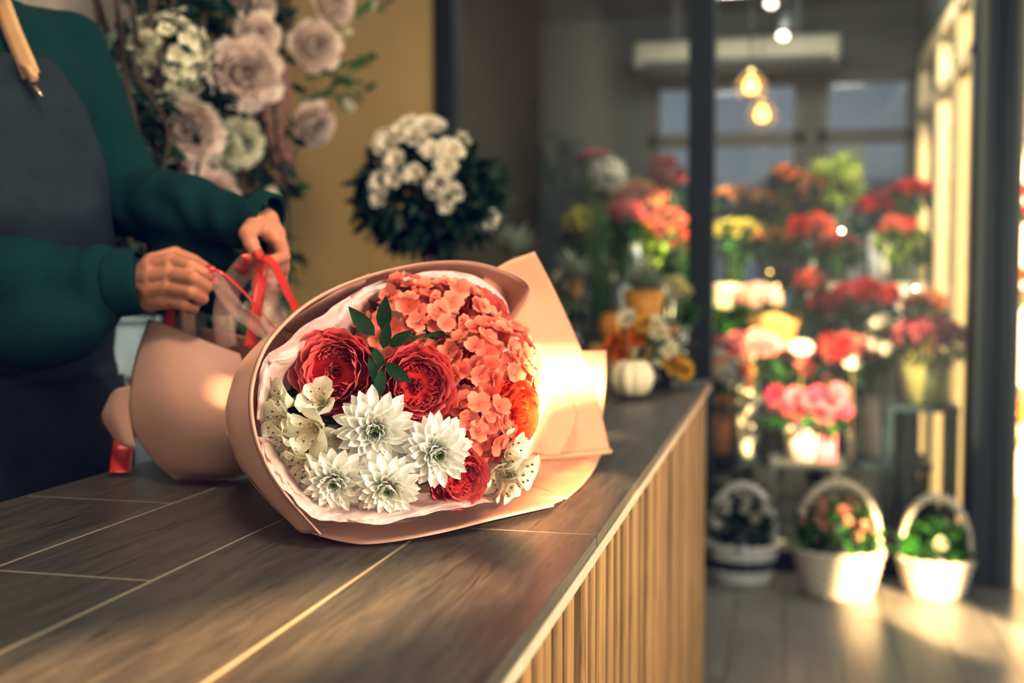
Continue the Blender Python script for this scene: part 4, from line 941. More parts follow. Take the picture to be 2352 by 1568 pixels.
bunch('cream and pink flowers beside the clear vase on the display table', 1300, 655, 3.95, .05, .06, [bl('rose', 'cream', (.80, .72, .55), None, .024), bl('rose', 'dusty_pink', (.62, .28, .26), None, .024)], 8, 'olive', TZ + .02, leaves=60, leaf_L=.05)
bucket('dark bucket on the display table holding cream and pink flowers', PY(1300, 655, 3.95).x, 3.95, TZ, .16, .05, M_blackpot)
bunch('yellow and white flowers behind the ochre pot', 1550, 680, 4.05, .055, .07, [bl('daisy', 'cream', (.85, .80, .62), None, .026, (.6, .45, .05)), bl('daisy', 'pale_yellow', (.78, .70, .28), None, .026)], 12, 'green', TZ + .02, leaves=70)
bucket('white bucket on the display table holding yellow and white flowers', PY(1550, 680, 4.05).x, 4.05, TZ, .16, .05, M_whitepot)

# ---------------------------------------------------------------- flower garland on the wall
GX = -1.17
ga = thing('flower_garland', 'tall hanging garland of pink peonies, white blooms and dark twigs on the wall', 'garland', (WX + .05, 2.45, .9))
PK = (.97, .88, .81)
PE = [bl('peony', 'blush_peony', PK, (.95, .74, .65), .080, (.85, .26, .16), i) for i in range(2)]
WB = [bl('ball', 'white_hydrangea', (.85, .81, .68), (.70, .66, .45), .07, var=i) for i in range(2)]
WC = bl('carnation', 'ivory', (.86, .82, .68), (.66, .64, .34), .062)
LZ = bl('tulip', 'ivory', (.78, .74, .58), (.55, .55, .25), .022)
tocam = lambda p: (V((0, 0, CAM_H)) - p).normalized()
for px, py, m, s, ax in ((560, 170, PE[0], 1.12, (.1, 0, 0)), (425, 300, PE[1], 1.02, (0, 0, 0)), (385, 125, WB[0], 1.0, (0, 0, 0)), (548, 330, WC, 1.0, (0, 0, -.1)), (510, 345, WC, .8, (-.2, 0, -.2)), (722, 108, PE[1], .95, (.6, 0, .1)), (715, 285, PE[0], .82, (.7, 0, -.2)), (478, 455, PE[1], .92, (0, 0, -.2)), (430, 470, PE[0], .7, (-.3, 0, 0)), (572, 8, PE[0], .8, (0, 0, -.4)), (760, 10, PE[0], .85, (.6, 0, .4)), (590, 80, PE[1], .75, (.3, 0, .3)), (600, 470, WC, .8, (.3, 0, -.3)), (330, 110, WC, .6, (-.5, 0, .2)), (560, 725, WC, .55, (0, 0, 0)), (610, 740, WC, .5, (.2, 0, 0))):
    p = PX(px, py, GX + QF.uniform(-.02, .04)); put('blossom', m, ga, facing(p, tocam(p) + V(ax) + V((.1, 0, 0)), px * .7, s))
for px, py in ((790, 238), (800, 250), (795, 78), (668, 70), (850, 15)):
    p = PX(px, py, GX - .06); put('blossom', LZ, ga, facing(p, V((.6, .3, .5)), px, 1.15))
fo = MB(); q = random.Random(31)
for k in range(1500):
    py = q.uniform(-160, 1000); w = 1.0; px = q.uniform(290, 650) + q.gauss(0, 20); p = PX(px, py, GX - q.uniform(.0, .10))
    add_leaf(fo, p, V((q.gauss(.3, .5), q.gauss(0, .6), q.gauss(-.3, .6))), q.uniform(.04, .075), q.uniform(.018, .03), V((q.gauss(0, 1), q.gauss(0, 1), q.gauss(0, 1))), .2, 0, 3, q.random())
put('foliage', fo.mesh('foliage', LEAFM['dark']), ga)
fo = MB()
for k in range(170):
    py = q.uniform(100, 620); px = 250 + q.gauss(0, 34) + (py - 250) * .25; p = PX(px, py, GX - q.uniform(.02, .1))
    add_leaf(fo, p, V((q.gauss(.3, .5), q.gauss(0, .6), q.gauss(-.2, .5))), q.uniform(.05, .09), q.uniform(.022, .035), V((1, q.gauss(0, .4), q.gauss(0, .6))), .15, 0, 3, q.random())
put('foliage', fo.mesh('foliage', LEAFM['grey']), ga)
for bx, by, dx, dy, n in ((700, 180, 140, -40, 7), (690, 230, 150, -20, 7), (760, 200, 80, -60, 6), (640, 470, 45, -30, 6), (800, 40, 80, -30, 5), (440, 60, -60, -70, 6), (700, 130, 110, 60, 5)):
    fo = MB(); fo.tube([PX(bx, by, GX - .07), PX(bx + dx * .5, by + dy * .5 - 4, GX - .07), PX(bx + dx, by + dy, GX - .07)], .002, 5)
    for k in range(n):
        f = k / (n - 1); p = PX(bx + dx * f, by + dy * f, GX - .07)
        add_leaf(fo, p, V((.5, .5 * (1 if k % 2 else -.3), q.gauss(.2, .4))), .045, .02, V((.6, -.6, .5)), .2, 0, 4, q.random())
    put('leaf_sprig', fo.mesh('leaf_sprig', LEAFM['green']), ga)
M_twig = plain('twig_bark', (.085, .05, .028), .8, var=.3, scale=30)
for k in range(18):
    x0 = 195 + k * 24 + q.gauss(0, 10); mb = MB(); pts = []
    for j in range(8): pts.append(PX(x0 + j * (25 if k < 8 else 6) + q.gauss(0, 16), -150 + j * 150, GX + q.uniform(-.10, .06)))
    mb.tube(spline(pts, 34), [.0055 * (1 - i / 60) for i in range(34)], 6); build('twig', mb, M_twig, ga)
M_ast = plain('astilbe_pink', (.34, .17, .125), .8, var=.3, scale=200)
for x0, y0, x1, y1 in ((632, 180, 640, 420), (650, 330, 672, 400), (610, 240, 625, 330), (646, 150, 655, 300)):
    mb = MB(); n = 60; pts = [PX(x0 + (x1 - x0) * k / n + 5 * math.sin(k * .5), y0 + (y1 - y0) * k / n, GX) for k in range(n + 1)]
    mb.tube(pts, [.004 + .011 * math.sin(math.pi * min(1, k / n + .08)) ** .6 + .004 * math.sin(k * 2.3) for k in range(n + 1)], 14)
    for v in mb.v: v += noise.noise_vector(v * 95) * .007
    build('plume', mb, M_ast, ga)
# low cabinet under the garland with a white bucket of greenery
cb = thing('low_cabinet', 'low dark cabinet standing against the wall behind the counter', 'cabinet', (-1.22, 2.5, 0))
mb = MB(); mb.box((-1.375, 1.86, .02), (-1.05, 3.2, .70)); build('carcass', mb, M_darkgrey, cb, False)
for k in range(3): mb = MB(); mb.box((-1.05, 1.88 + k * .44, .05), (-1.036, 2.30 + k * .44, .68)); d_ = bevel(build('door', mb, M_darkgrey, cb, False), .003); mb = MB(); mb.tube([(-1.03, 2.24 + k * .44, .35), (-1.03, 2.24 + k * .44, .5)], .005, 6); build('handle', mb, M_zinc, d_)
b1 = PX(292, 740, -1.19); bucket('pale tall bucket behind the slate apron and the paper skirt', b1.x - .02, b1.y, .70, .36, .075, plain('pale_blue_enamel', (.42, .50, .54), .4))
bunch('loose greenery and small white flowers under the raised hands', 540, 735, 2.25, .10, .055, [bl('daisy', 'cream', (.85, .80, .62), None, .026, (.6, .45, .05))], 9, 'green', .72, leaves=120, leaf_L=.07)
bucket('zinc bucket on the low cabinet holding the loose greenery', PY(540, 735, 2.25).x, 2.25, .70, .22, .06, M_zinc)
# ================================================================ the flower room behind the glass
STEP = {'A': (4.98, .38), 'B': (5.34, .60), 'C': (5.70, .86), 'D': (6.06, 1.12)}
M_stand = plain('blue_black_stand', (.022, .045, .055), .4, .3)
ts = thing('tiered_stand', 'dark stepped display stand carrying rows of flower buckets', 'stand', (-.17, 5.5, 0))
for k, (y, z) in STEP.items():
    mb = MB(); mb.box((-.98, y - .16, z - .025), (.60, y + .17, z)); build('shelf', mb, M_stand, ts, False)
    for x in (-.96, -.18, .56): mb = MB(); mb.box((x, y - .15, 0), (x + .03, y - .12, z - .025)); build('leg', mb, M_stand, ts, False)
C_ = dict(tan=(.62, .36, .18), peach=(.88, .46, .22), oran=(.80, .24, .04), lime=(.50, .62, .16), red=(.72, .02, .03), hot=(.80, .03, .09), yg=(.52, .50, .14), amber=(.72, .34, .06), orred=(.85, .09, .03), brick=(.42, .08, .045), pinkw=(.82, .56, .54), creamy=(.84, .80, .56), pink=(.80, .32, .36), lpink=(.86, .48, .48), dred=(.55, .06, .06), dusty=(.55, .20, .18), burg=(.28, .03, .06), mauve=(.55, .18, .22), coral=(.88, .30, .20), white=(.85, .83, .76), rose=(.62, .16, .18), gold=(.70, .55, .08))
def K(kind, col, r, **k): return bl(kind, 'bunch_' + col, C_[col], None, r, **k)
ROWS = [  # label, px, py, step, rw, rh, blossoms, n, leaf, vessel
 ('dusty rose chrysanthemums on the top tier seen left of the dark mullion', 1462, 462, 'D', .15, .09, [K('carnation', 'dusty', .036), K('carnation', 'tan', .036)], 26, 'olive', M_zinc),
 ('dark brick red blooms standing highest left of the mullion', 1528, 405, 'D', .07, .10, [K('carnation', 'brick', .034)], 11, 'dark', M_blackpot),
 ('yellow spray flowers at the left end of the third tier', 1342, 520, 'C', .08, .085, [K('daisy', 'yg', .034), K('daisy', 'gold', .03)], 14, 'olive', M_blackpot),
 ('rose pink chrysanthemums beside the yellow spray', 1432, 495, 'C', .09, .05, [K('carnation', 'rose', .034)], 12, 'green', M_zinc),
 ('salmon pink roses with lime foliage touching the mullion', 1535, 525, 'C', .10, .08, [K('rose', 'dusty', .036), K('rose', 'coral', .03)], 14, 'lime', M_zinc),
 ('orange red tulips at the foot of the salmon roses', 1565, 575, 'B', .04, .06, [K('tulip', 'orred', .02), K('tulip', 'peach', .02)], 7, 'green', M_blackpot),
 ('tan roses on the top tier just right of the mullion', 1690, 452, 'D', .13, .04, [K('rose', 'tan', .036)], 13, 'dark', M_blackpot),
 ('brown orange roses beside the tan roses on the top tier', 1785, 462, 'D', .11, .05, [K('rose', 'tan', .034), K('rose', 'amber', .034)], 12, 'dark', M_zinc),
 ('bright peach ranunculus glowing in the sun on the top tier', 1862, 432, 'D', .13, .065, [K('rose', 'peach', .042)], 18, 'dark', M_zinc),
 ('few orange marigolds rising above the peach ranunculus', 1803, 402, 'D', .05, .035, [K('carnation', 'oran', .032)], 6, 'dark', M_blackpot),
 ('lime green hydrangeas behind the peach ranunculus', 1925, 405, 'D', .09, .06, [K('ball', 'lime', .05)], 6, 'lime', M_zinc),
 ('cluster of scarlet roses on the top tier', 2020, 478, 'D', .115, .065, [K('rose', 'hot', .038)], 15, 'green', M_whitepot),
 ('deep red roses highest at the right end of the top tier', 2092, 437, 'D', .09, .035, [K('rose', 'red', .034)], 9, 'green', M_zinc),
 ('olive yellow roses on the third tier right of the mullion', 1692, 532, 'C', .12, .045, [K('rose', 'yg', .034)], 13, 'green', M_blackpot),
 ('amber roses in a line on the third tier', 1775, 545, 'C', .10, .03, [K('rose', 'amber', .028)], 9, 'dark', M_blackpot),
 ('large orange red amaryllis on the third tier', 1862, 532, 'C', .09, .06, [K('peony', 'orred', .055), K('peony', 'coral', .05)], 7, 'green', M_zinc),
 ('hot pink tulips with bright green leaves', 1925, 562, 'C', .085, .04, [K('tulip', 'hot', .026)], 9, 'green', M_whitepot),
 ('pale red carnations at the right end of the third tier', 2062, 525, 'C', .075, .05, [K('carnation', 'coral', .032), K('carnation', 'hot', .03)], 9, 'lime', M_whitepot),
 ('band of red anthuriums by the bronze door frame', 2115, 562, 'C', .08, .025, [K('tulip', 'red', .026)], 8, 'green', M_whitepot),
 ('cream and white stocks on the second tier by the mullion', 1672, 692, 'B', .075, .065, [K('daisy', 'creamy', .035), K('carnation', 'white', .034)], 14, 'green', M_blackpot),
 ('pale pink and white carnations on the second tier', 1740, 688, 'B', .09, .055, [K('carnation', 'pinkw', .036)], 15, 'green', M_whitepot),
 ('rust coloured flowers beside the brown paper cone', 1860, 655, 'B', .055, .06, [K('carnation', 'brick', .03), K('carnation', 'coral', .028)], 9, 'dark', M_blackpot),
 ('vivid red gerberas glowing in the middle of the second tier', 1985, 678, 'B', .125, .05, [K('daisy', 'red', .045, centre=(.5, .05, .02)), K('carnation', 'orred', .038)], 17, 'dark', M_blackpot),
 ('dark red blooms shaded behind the vivid gerberas', 1900, 700, 'B', .08, .045, [K('carnation', 'dred', .034)], 10, 'dark', M_zinc),
 ('golden flowers in brown wrapping near the bronze door frame', 2125, 700, 'B', .08, .045, [K('rose', 'amber', .034), K('rose', 'peach', .034)], 10, 'olive', M_kraft),
 ('pink carnations crowding the lowest tier by the mullion', 1722, 800, 'A', .115, .05, [K('carnation', 'lpink', .038), K('carnation', 'pink', .036)], 18, 'green', M_zinc),
 ('light pink roses in the middle of the lowest tier', 1826, 822, 'A', .085, .055, [K('rose', 'lpink', .038)], 13, 'green', M_zinc),
 ('dusty red carnations on the lowest tier', 1940, 808, 'A', .12, .06, [K('carnation', 'dusty', .036), K('carnation', 'dred', .034)], 20, 'dark', M_blackpot),
 ('rosy spray flowers low beside the dusty red carnations', 1870, 850, 'A', .09, .05, [K('carnation', 'rose', .03)], 12, 'dark', M_zinc),
 ('white amaryllis leaning left of the burgundy bucket', 2022, 765, 'A', .05, .06, [K('tulip', 'white', .03), K('tulip', 'creamy', .028)], 8, 'olive', M_whitepot),
]
vessel_names = {'zinc': 'zinc', 'black_plastic': 'black', 'white_glaze': 'white', 'kraft_paper': 'brown paper covered'}
for lab, px, py, st, rw, rh, blo, n, leaf, mat in ROWS:
    Y, z = STEP[st]; Y += QF.uniform(-.06, .06)
    if '|' in lab: pass
    bunch(lab, px, py, Y, rw * 1.12, rh * 1.08, blo, int(n * 1.25), leaf, z + .015, leaves=110, leaf_L=.07, ldrop=1.3, group='flower bunches on the tiered stand')
    c = PY(px, py, Y); h = max(.10, min(.26, c.z - rh * 1.3 - z))
    bucket('%s bucket of %s' % (vessel_names[mat.name], ' '.join(lab.split()[:13])), c.x, Y, z, h, .062, mat, 'bucket', 'flower buckets on the tiered stand')
# round white flower seen near the glass, and red roses above it
for lab, vl, px, py, Y, n, m, r1, r2, lo in (('single big white ball hydrangea left of the dusty chrysanthemums', 'tall grey floor vase of the single white ball hydrangea', 1380, 415, 4.74, 1, bl('ball', 'bunch_white', C_['white'], None, .066), .03, .03, .6), ('small dark red roses just above the white ball hydrangea', 'tall black floor vase of the small dark red roses', 1362, 362, 4.70, 5, K('rose', 'dred', .03), .045, .02, -.2)):
    t, c = bunch(lab, px, py, Y, r1, r2, [m], n, 'grey', .02, leaves=24, low=lo); bucket(vl, c.x, Y, 0, .55, .055, M_zinc if n == 1 else M_blackpot, 'vase', name='floor_vase')
# brown paper cone and pale paper cone lying in the tiers
def cone(label, px, py, Y, r, h, mat, z0, lean=(0, 0)):
    c = PY(px, py, Y); t = thing('paper_cone', label, 'wrapping paper', (c.x, c.y, z0)); mb = MB(); rows = []
    for j in range(9):
        f = j / 8; rows.append([V((c.x + lean[0] * f, c.y, z0 + h * f)) + V((math.cos(k * math.tau / 30), math.sin(k * math.tau / 30), 0)) * (.02 + (r - .02) * f ** .8) * (1 + .07 * f * math.sin(k * 1.3)) + V((0, 0, .02 * f * f * math.sin(k * math.tau / 30 * 3))) for k in range(30)])
    mb.grid(rows, close_u=True); solid(build('sheet', mb, mat, t), .001); return t, c
cone('brown paper cone on the second tier with two glint beads on it', 1778, 640, 5.30, .115, .36, M_kraft, .605)
cone('white paper cone at the front of the lowest tier', 1715, 925, 4.86, .05, .30, paper('white_wrap', (.85, .82, .72), .3), .385, (-.03, 0))
# small glowing beads added for bright glints among the flowers
M_glint = emit('glint_bead', (1, .9, .7), 40)
for i, (px, py, Y, lab) in enumerate(((1933, 530, 5.5, 'tiny glowing bead standing for a glint above the hot pink tulips'), (2103, 662, 5.15, 'tiny glowing bead standing for a glint by the golden flowers'), (1768, 624, 5.18, 'upper of two tiny glint beads on the brown paper cone'), (1785, 655, 5.17, 'lower of two tiny glint beads on the brown paper cone'))):
    c = PY(px, py, Y); t = thing('glint_bead', lab, 'light', c, 'glowing beads standing for glints among the flowers'); mb = MB(); mb.ell(c, (.004,) * 3, None, 12); build('glow_part', mb, M_glint if i < 2 else emit('amber_glint%d' % i, (1, .7, .35), 14), t)
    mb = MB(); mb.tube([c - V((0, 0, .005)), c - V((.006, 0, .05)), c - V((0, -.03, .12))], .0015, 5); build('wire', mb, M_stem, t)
# stool with the pink gerbera pot and a gift bag
def stool(label, x0, x1, pyt, Y, d, mat, name='stool'):
    z = PY((x0 + x1) / 2, pyt, Y).z; a, b_ = PY(x0, pyt, Y).x, PY(x1, pyt, Y).x
    t = thing(name, label, 'stand', ((a + b_) / 2, Y + d / 2, 0))
    mb = MB(); mb.box((a, Y, z - .022), (b_, Y + d, z)); bevel(build('seat', mb, mat, t, False), .003)
    for x in (a + .004, b_ - .03):
        for y in (Y + .005, Y + d - .03): mb = MB(); mb.box((x, y, 0), (x + .026, y + .026, z - .022)); build('leg', mb, mat, t, False)
    mb = MB(); mb.box((a + .03, Y + .01, .08), (b_ - .03, Y + .025, .095)); build('stretcher', mb, mat, t, False)
    return (a + b_) / 2, z
sx, sz = stool('pale grey metal stool carrying the pink gerbera pot', 1768, 1940, 1062, 4.60, .24, plain('grey_metal', (.33, .36, .35), .4, .4))
gx = PY(1845, 1000, 4.70).x
t = thing('gerbera_plant', 'pink gerbera plant in full bloom in a pale pot on the grey stool', 'plant', (gx, 4.70, sz))
mb = MB(); mb.lathe([(.055, 0), (.062, .004), (.078, .125), (.072, .125), (.065, .11)], (gx, 4.70, sz), 30, cap=True); build('pot', mb, plain('pale_pink_pot', (.82, .68, .62), .4, var=.12, scale=22), t)
gc = PY(1852, 950, 4.70); f = m_foliage((0, 0, -.02), (.15, .12, .05), 80, .07, .03, 55); put('foliage', f.mesh('foliage', LEAFM['green']), t, Matrix.Translation(gc))
GB = [bl('daisy', 'hot_gerbera', (.86, .16, .30), (.70, .03, .06), .048, (.45, .02, .02), 1), bl('daisy', 'pink_gerbera', (.88, .36, .44), (.80, .06, .10), .048, (.6, .05, .02), 2)]
for i, (px, py) in enumerate(((1780, 905), (1828, 912), (1880, 905), (1925, 902), (1830, 945), (1890, 955), (1935, 940), (1865, 920), (1790, 930), (1905, 925))):
    p = PY(px, py, 4.62 + QF.uniform(-.03, .05)); put('blossom', GB[i % 2], t, facing(p, tocam(p) * .7 + V(((px - 1855) * .006, 0, .5)), px, QF.uniform(.85, 1.1)))
bgx = PY(1900, 1010, 4.66).x; bg_ = thing('gift_bag', 'small pink gift bag beside the gerbera pot', 'bag', (bgx, 4.66, sz))
mb = MB(); mb.box((bgx - .035, 4.64, sz), (bgx + .035, 4.70, sz + .14)); build('body', mb, M_pinkbag, bg_, False)
for y in (4.645, 4.695): mb = MB(); mb.tube(spline([V((bgx - .018, y, sz + .14)), V((bgx - .012, y, sz + .185)), V((bgx + .012, y, sz + .185)), V((bgx + .018, y, sz + .14))], 12), .002, 6); build('handle', mb, M_pinkbag, bg_)
# tall dark stand with the burgundy flowers in a pale green bucket
tx, tz = stool('tall dark metal plant stand carrying the pale green bucket', 2034, 2206, 933, 4.62, .26, M_stand, 'plant_stand')
bx = PY(2124, 880, 4.74).x
bucket('pale green straight bucket on the tall dark stand', bx, 4.74, tz, .185, .105, M_limepot)
t, c = bunch('burgundy and mauve bouquet in the pale green bucket', 2130, 772, 4.72, .14, .06, [K('rose', 'burg', .036), K('carnation', 'mauve', .036), K('rose', 'mauve', .034)], 22, 'olive', tz + .015, leaves=90)
for px, py in ((2015, 740), (2008, 790), (2212, 780), (2222, 800), (2205, 815), (2035, 800)):
    p = PY(px, py, 4.66); put('white_blossom', bl('daisy', 'bunch_white', C_['white'], None, .028), t, facing(p, tocam(p) + V(((px - 2120) * .006, 0, .2)), px))
# dark low stand with the terracotta vase at the counter end
lx, lz = stool('dark green low stand beside the counter end', 1600, 1700, 1047, 4.60, .22, M_stand, 'plant_stand')
vx = PY(1655, 1000, 4.70).x; vz = thing('terracotta_vase', 'terracotta vase on the dark stand beyond the counter corner', 'vase', (vx, 4.70, lz))
mb = MB(); mb.lathe([(.035, 0), (.042, .004), (.052, .12), (.047, .2), (.055, .235), (.05, .235), (.043, .2)], (vx, 4.70, lz), 28, cap=True); build('body', mb, M_terra, vz)
bunch('peach and coral roses with white sprays in the terracotta vase', 1672, 868, 4.70, .085, .105, [K('rose', 'coral', .04), K('rose', 'peach', .042), K('daisy', 'creamy', .034), K('carnation', 'white', .034)], 22, 'grey', lz + .02, leaves=80)
# price tags on picks
for px, py, Y, w_, mat, lab in ((1670, 797, 4.80, .034, M_darkgrey, 'dark oval price tag on a pick among the pink carnations'), (1842, 797, 4.80, .052, M_whitepot, 'pale round tag on a pick above the light pink roses'), (1958, 832, 4.80, .04, M_whitepot, 'white bell shaped tag among the dusty red carnations')):
    c = PY(px, py, Y); t = thing('price_tag', lab, 'tag', c - V((0, 0, .12)), 'price tags on picks'); mb = MB()
    mb.add([c + V((w_ * .9 * math.cos(k * math.tau / 24), 0, w_ * .6 * math.sin(k * math.tau / 24))) for k in range(24)], [tuple(range(24))]); solid(build('plate', mb, mat, t, False), .003)
    mb = MB(); mb.tube([c - V((0, 0, .02)), V((c.x, c.y + .01, .39))], .0025, 6); build('pick', mb, M_slat, t)
# ---------------------------------------------------------------- baskets on the floor in front of the glass
def basket(label, x, y, r, h, ht, mat, mat2=None, group='wicker baskets on the floor'):
    t = thing('wicker_basket', label, 'basket', (x, y, 0), group); mb = MB(); n = 11
    for j in range(n):
        z = h * (j + .5) / n; rr = r * (.74 + .26 * (j / (n - 1)) ** .8); pts = []
        for k in range(61):
            a = k * math.tau / 60; q_ = rr + .006 * math.sin(a * 15 + (math.pi if j % 2 else 0)); pts.append(V((x + q_ * math.cos(a), y + q_ * math.sin(a) * .8, z)))
        mb.tube(pts, h / n * .62, 6, 1 if (mat2 and 4 <= j <= 6) else 0, .5, False)
    mb.lathe([(.01, .004), (r * .72, .004), (r * .95, h * .95)], (x, y, 0), 30, 0); 
    for v in mb.v[-90:]: v.y = y + (v.y - y) * .8
    build('body', mb, [mat, mat2 or mat], t)
    mb = MB(); ring = [V((x + (r + .004) * math.cos(k * math.tau / 48), y + (r + .004) * math.sin(k * math.tau / 48) * .8, h + .004 * math.sin(k * 2.1))) for k in range(49)]; mb.tube(ring, .012, 8); build('rim', mb, mat, t)
    mb = MB(); L_ = 60
    for s in (0, math.pi):
        pts = []
        for k in range(L_ + 1):
            a = math.pi * k / L_; tw = k * .7 + s; pts.append(V((x - r * .97 * math.cos(a) , y + .009 * math.cos(tw), h + (ht - h) * math.sin(a) ** .8 + .009 * math.sin(tw))))
        mb.tube(pts, .010, 7)
    build('handle', mb, mat, t); return t
def floorplant(label, x, y, z, rw, rh, blossoms, n, leaf, name='flowering_plant', leaves=170, L_=.055):
    c = V((x, y, z)); t = thing(name, label, 'plant', (x, y, .03)); f = m_foliage((0, 0, -.015), (rw, rw * .75, rh), leaves, L_, L_ * .5, int(x * 1000) + 5); put('foliage', f.mesh('foliage', LEAFM[leaf]), t, Matrix.Translation(c))
    s = MB(); s.lathe([(.004, 0), (rw * .42, .002), (rw * .5, max(.03, z - .05)), (.004, max(.035, z - .045))], (x, y, .03), 18); build('root_ball', s, M_blackpot, t)
    scatter_blossoms(t, c, (rw, rw * .75, rh), n, blossoms, low=.1); return t
b1 = PZ(1926, 1378, 0); b2 = PZ(2155, 1380, 0); b3 = PZ(1700, 1352, 0)
basket('white wicker basket with pink begonias, middle one on the floor', b1.x, b1.y + .10, .148, .155, .40, M_wick)
floorplant('pink begonia plant in the middle white basket', b1.x, b1.y + .10, .225, .135, .115, [bl('rose', 'begonia', (.90, .52, .44), None, .024)], 26, 'green', leaves=260)
basket('smaller white wicker basket in full sun beside the wide mullion', b2.x, b2.y + .10, .122, .125, .35, M_wick)
floorplant('leafy green plant with one white flower in the smaller white basket', b2.x, b2.y + .10, .175, .112, .085, [bl('rose', 'bunch_white', C_['white'], None, .026)], 3, 'green', leaves=260)
basket('white basket with a black band, half hidden by the counter corner', b3.x, b3.y + .12, .125, .14, .36, plain('grey_white_wicker', (.55, .56, .58), .6), M_blackpot)
floorplant('dark leaved white cyclamen in the black banded basket', b3.x, b3.y + .12, .205, .12, .12, [bl('tulip', 'bunch_white', C_['white'], None, .03)], 10, 'dark')
# ---------------------------------------------------------------- overhead things in the flower room
M_ac = plain('cream_casing', (.26, .25, .20), .5)
a0, a1 = PY(1460, 130, 6.2), PY(1930, 118, 6.2)
ac_ = thing('air_conditioner', 'long pale air conditioner under the flower room ceiling', 'air conditioner', (a0.x, 6.2, a1.z - .06))
mb = MB(); mb.box((a0.x, 6.1, a1.z - .06), (a1.x, 6.35, a1.z + .08)); bevel(build('casing', mb, M_ac, ac_, False), .02, 3)
mb = MB(); mb.box((a0.x + .05, 6.09, a1.z - .055), (a1.x - .05, 6.1, a1.z - .03)); build('outlet', mb, M_darkgrey, ac_, False)
mb = MB(); mb.box((a0.x + .2, 6.18, a1.z + .08), (a0.x + .24, 6.22, 2.62)); mb.box((a1.x - .24, 6.18, a1.z + .08), (a1.x - .2, 6.22, 2.62)); build('bracket', mb, M_darkgrey, ac_, False)
M_lampglow = emit('amber_bulb', (1, .42, .09), 7)
for px, py, Y, s, lab in ((1725, 198, 5.6, .62, 'upper amber lamp standing for a shop lamp reflected in the glass'), (1750, 263, 5.95, .6, 'lower amber lamp standing for a shop lamp reflected in the glass')):  # hanging lamps added for shop lamps reflected in the glass
    c = PY(px, py, Y); t = thing('lamp_reflection', lab, 'lamp', c, 'amber lamps standing for reflections in the glass')
    mb = MB(); mb.tube([V((c.x, c.y, 2.62)), c + V((0, 0, .06))], .004, 6); build('cord', mb, M_blackpot, t)
    mb = MB(); mb.lathe([(.012, .09), (.02, .075), (.022, .05), (.018, .045)], c, 16, cap=True); build('socket', mb, M_brass, t)
    mb = MB(); mb.lathe([(.004, .05), (.018, .035), (.056 * s, .0), (.05 * s, -.02), (.02, -.032), (.004, -.034)], c, 20); build('glow_part', mb, M_lampglow, t)
    mb = MB()
    for k in range(8):
        a = k * math.tau / 8; mb.tube(spline([c + V((.015 * math.cos(a), .015 * math.sin(a), .075)), c + V((.075 * math.cos(a), .075 * math.sin(a), .0)), c + V((.05 * math.cos(a), .05 * math.sin(a), -.07))], 10), .002, 5)
    build('cage', mb, M_brass, t)
for px, py, Y, lab in ((1802, 60, 5.4, 'black ceiling spotlight with a lit face'), (1775, -15, 5.0, 'black ceiling spotlight nearer the glass')):
    c = PY(px, py, Y); t = thing('spotlight', lab, 'lamp', c); d = V((-.1, -.5, -.75)).normalized()
    mb = MB(); mb.tube([c - d * .06, c + d * .06], .032, 20); build('housing', mb, M_blackpot, t)
    mb = MB(); mb.tube([c + d * .061, c + d * .063], .026, 20); build('lens', mb, emit('spot_face', (1, .86, .78), 4), t)
    mb = MB(); mb.tube([c - d * .02 + V((0, 0, .03)), V((c.x, c.y + .03, 2.62))], .008, 8); build('arm', mb, M_blackpot, t)
# ---------------------------------------------------------------- beyond the right mullion
rk = thing('side_shelf', 'bright white shelf of flowers seen past the wide mullion', 'shelf', (1.6, 6.4, 0))
for z in (.62, 1.12, 1.55): mb = MB(); mb.box((1.02, 6.25, z - .03), (2.6, 6.58, z)); build('board', mb, M_white, rk, False)
for x in (1.0, 2.6): mb = MB(); mb.box((x, 6.25, 0), (x + .03, 6.58, 2.1)); build('side_panel', mb, M_white, rk, False)
for px, py, z, col, lab in ((2350, 470, 1.12, 'hot', 'crimson flowers on the middle board of the side shelf'), (2352, 655, .62, 'oran', 'orange flowers on the lowest board of the side shelf'), (2352, 960, 0, 'peach', 'peach flowers on the floor under the side shelf')):
    t, c = bunch(lab, px, py, 6.36, .09, .09, [K('carnation', col, .036)], 14, 'green', z + .015); bucket('white bucket of the ' + lab, c.x, 6.36, z, max(.08, c.z - .10 - z), .06, M_whitepot)
# ================================================================ light
w = bpy.data.worlds.new('world'); SC.world = w; w.use_nodes = True
bg = w.node_tree.nodes['Background']; bg.inputs['Color'].default_value = (.80, .90, 1, 1); bg.inputs['Strength'].default_value = .5
SUN = V((.53, -.85, .36))
sd = bpy.data.lights.new('sun', 'SUN'); sd.energy = 30; sd.angle = R(.9); sd.color = (1, .71, .41)
so = bpy.data.objects.new('sun', sd); COL.objects.link(so); so.rotation_euler = SUN.to_track_quat('Z', 'Y').to_euler(); so.location = (3, -4, 3)
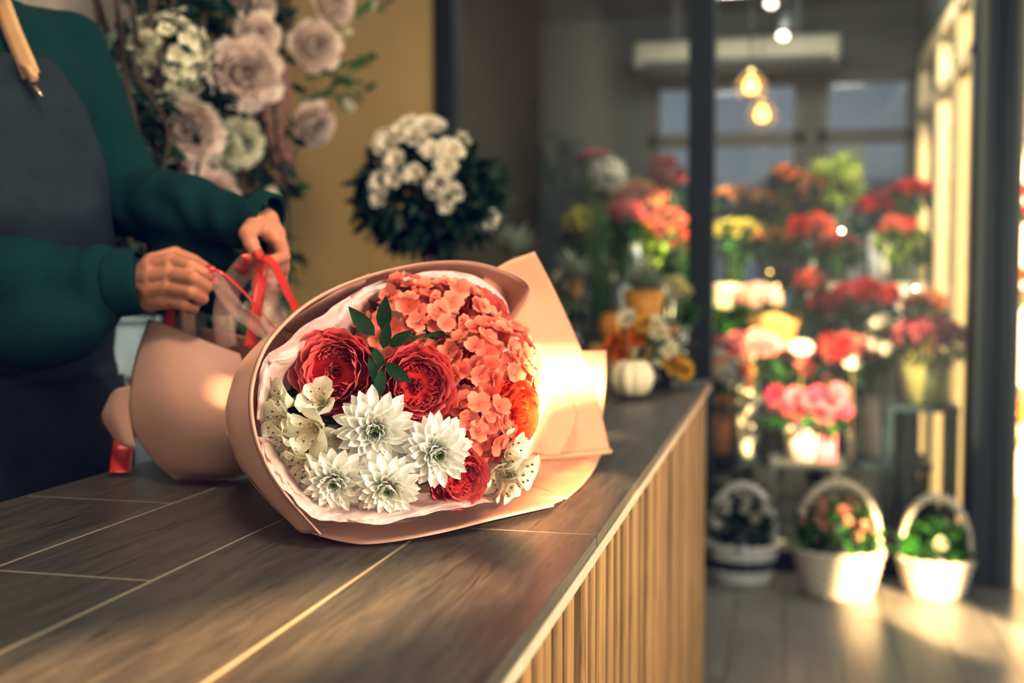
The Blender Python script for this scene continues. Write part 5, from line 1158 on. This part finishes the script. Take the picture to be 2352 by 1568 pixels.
# unseen gobo added behind the camera; its openings shape the sun patches
from mathutils.geometry import tessellate_polygon
FY = -1.0
outer = [(-3.5, 0), (14.0, 0), (14.0, 12), (-3.5, 12)]
holes = [[(1.105, 1.89), (1.10, 1.945), (1.125, 1.99), (1.17, 2.046), (1.30, 2.078), (1.52, 2.095), (1.52, 2.062), (1.30, 2.032), (1.20, 1.985), (1.13, 1.89)],
         [(1.03, 1.725), (1.03, 1.768), (1.31, 1.92), (1.335, 1.895)],
         [(.36, 1.42), (.36, 1.505), (.95, 1.715), (.98, 1.676)],
         [(.738, 1.934), (.730, 1.946), (.765, 1.946), (.765, 1.930)],
         [(3.40, 1.93), (3.40, 2.50), (3.84, 2.50), (3.84, 2.02)],
         [(3.45, 2.80), (3.45, 4.90), (4.05, 4.90), (4.05, 2.80)],
         [(4.24, 1.7), (4.24, 5.0), (8.6, 5.0), (8.6, 1.7)]]
loops = [[V((x, z, 0)) for x, z in l] for l in [outer] + holes]
tri = tessellate_polygon(loops); flatv = [v for l in loops for v in l]
mb = MB(); mb.add([(v.x, FY, v.y) for v in flatv], [tuple(t) for t in tri]); fw = struct('sun_gobo', mb, M_white); solid(fw, .006)
def area(name, loc, target, size, power, col):
    d = bpy.data.lights.new(name, 'AREA'); d.shape = 'RECTANGLE'; d.size, d.size_y = size; d.energy = power; d.color = col
    o = bpy.data.objects.new(name, d); COL.objects.link(o); o.location = loc
    o.rotation_euler = (V(loc) - V(target)).to_track_quat('Z', 'Y').to_euler(); return o
area('top_fill', (-.25, .55, 3.25), (-.25, .56, .9), (.5, .5), 30, (1, .94, .84))  # unseen area fill added overhead to brighten the bouquet
area('window_light', (2.35, .15, 1.35), (-.45, 1.25, 1.02), (1.1, 1.1), 84, (1, .90, .78))  # no window here: unseen fill added to light the bouquet from the right
area('flower_room_fill', (-.1, 5.0, 2.55), (-.2, 5.5, .8), (1.2, .5), 36, (1, .95, .88))  # unseen area fill added to brighten the flowers behind the glass
vs_ = SC.view_settings
vs_.view_transform = 'Standard'; vs_.exposure = .32
vs_.use_curve_mapping = True
cm = vs_.curve_mapping
for ch, pts in ((3, ((.0, .0), (.22, .165), (.55, .56), (.82, .88), (1, 1))), (0, ((0, 0), (.25, .238), (.75, .765), (1, 1))), (2, ((0, .008), (.3, .288), (.75, .725), (1, .965)))):
    c = cm.curves[ch]
    while len(c.points) < len(pts): c.points.new(.5, .5)
    for q_, xy in zip(c.points, pts): q_.location = xy
cm.update()
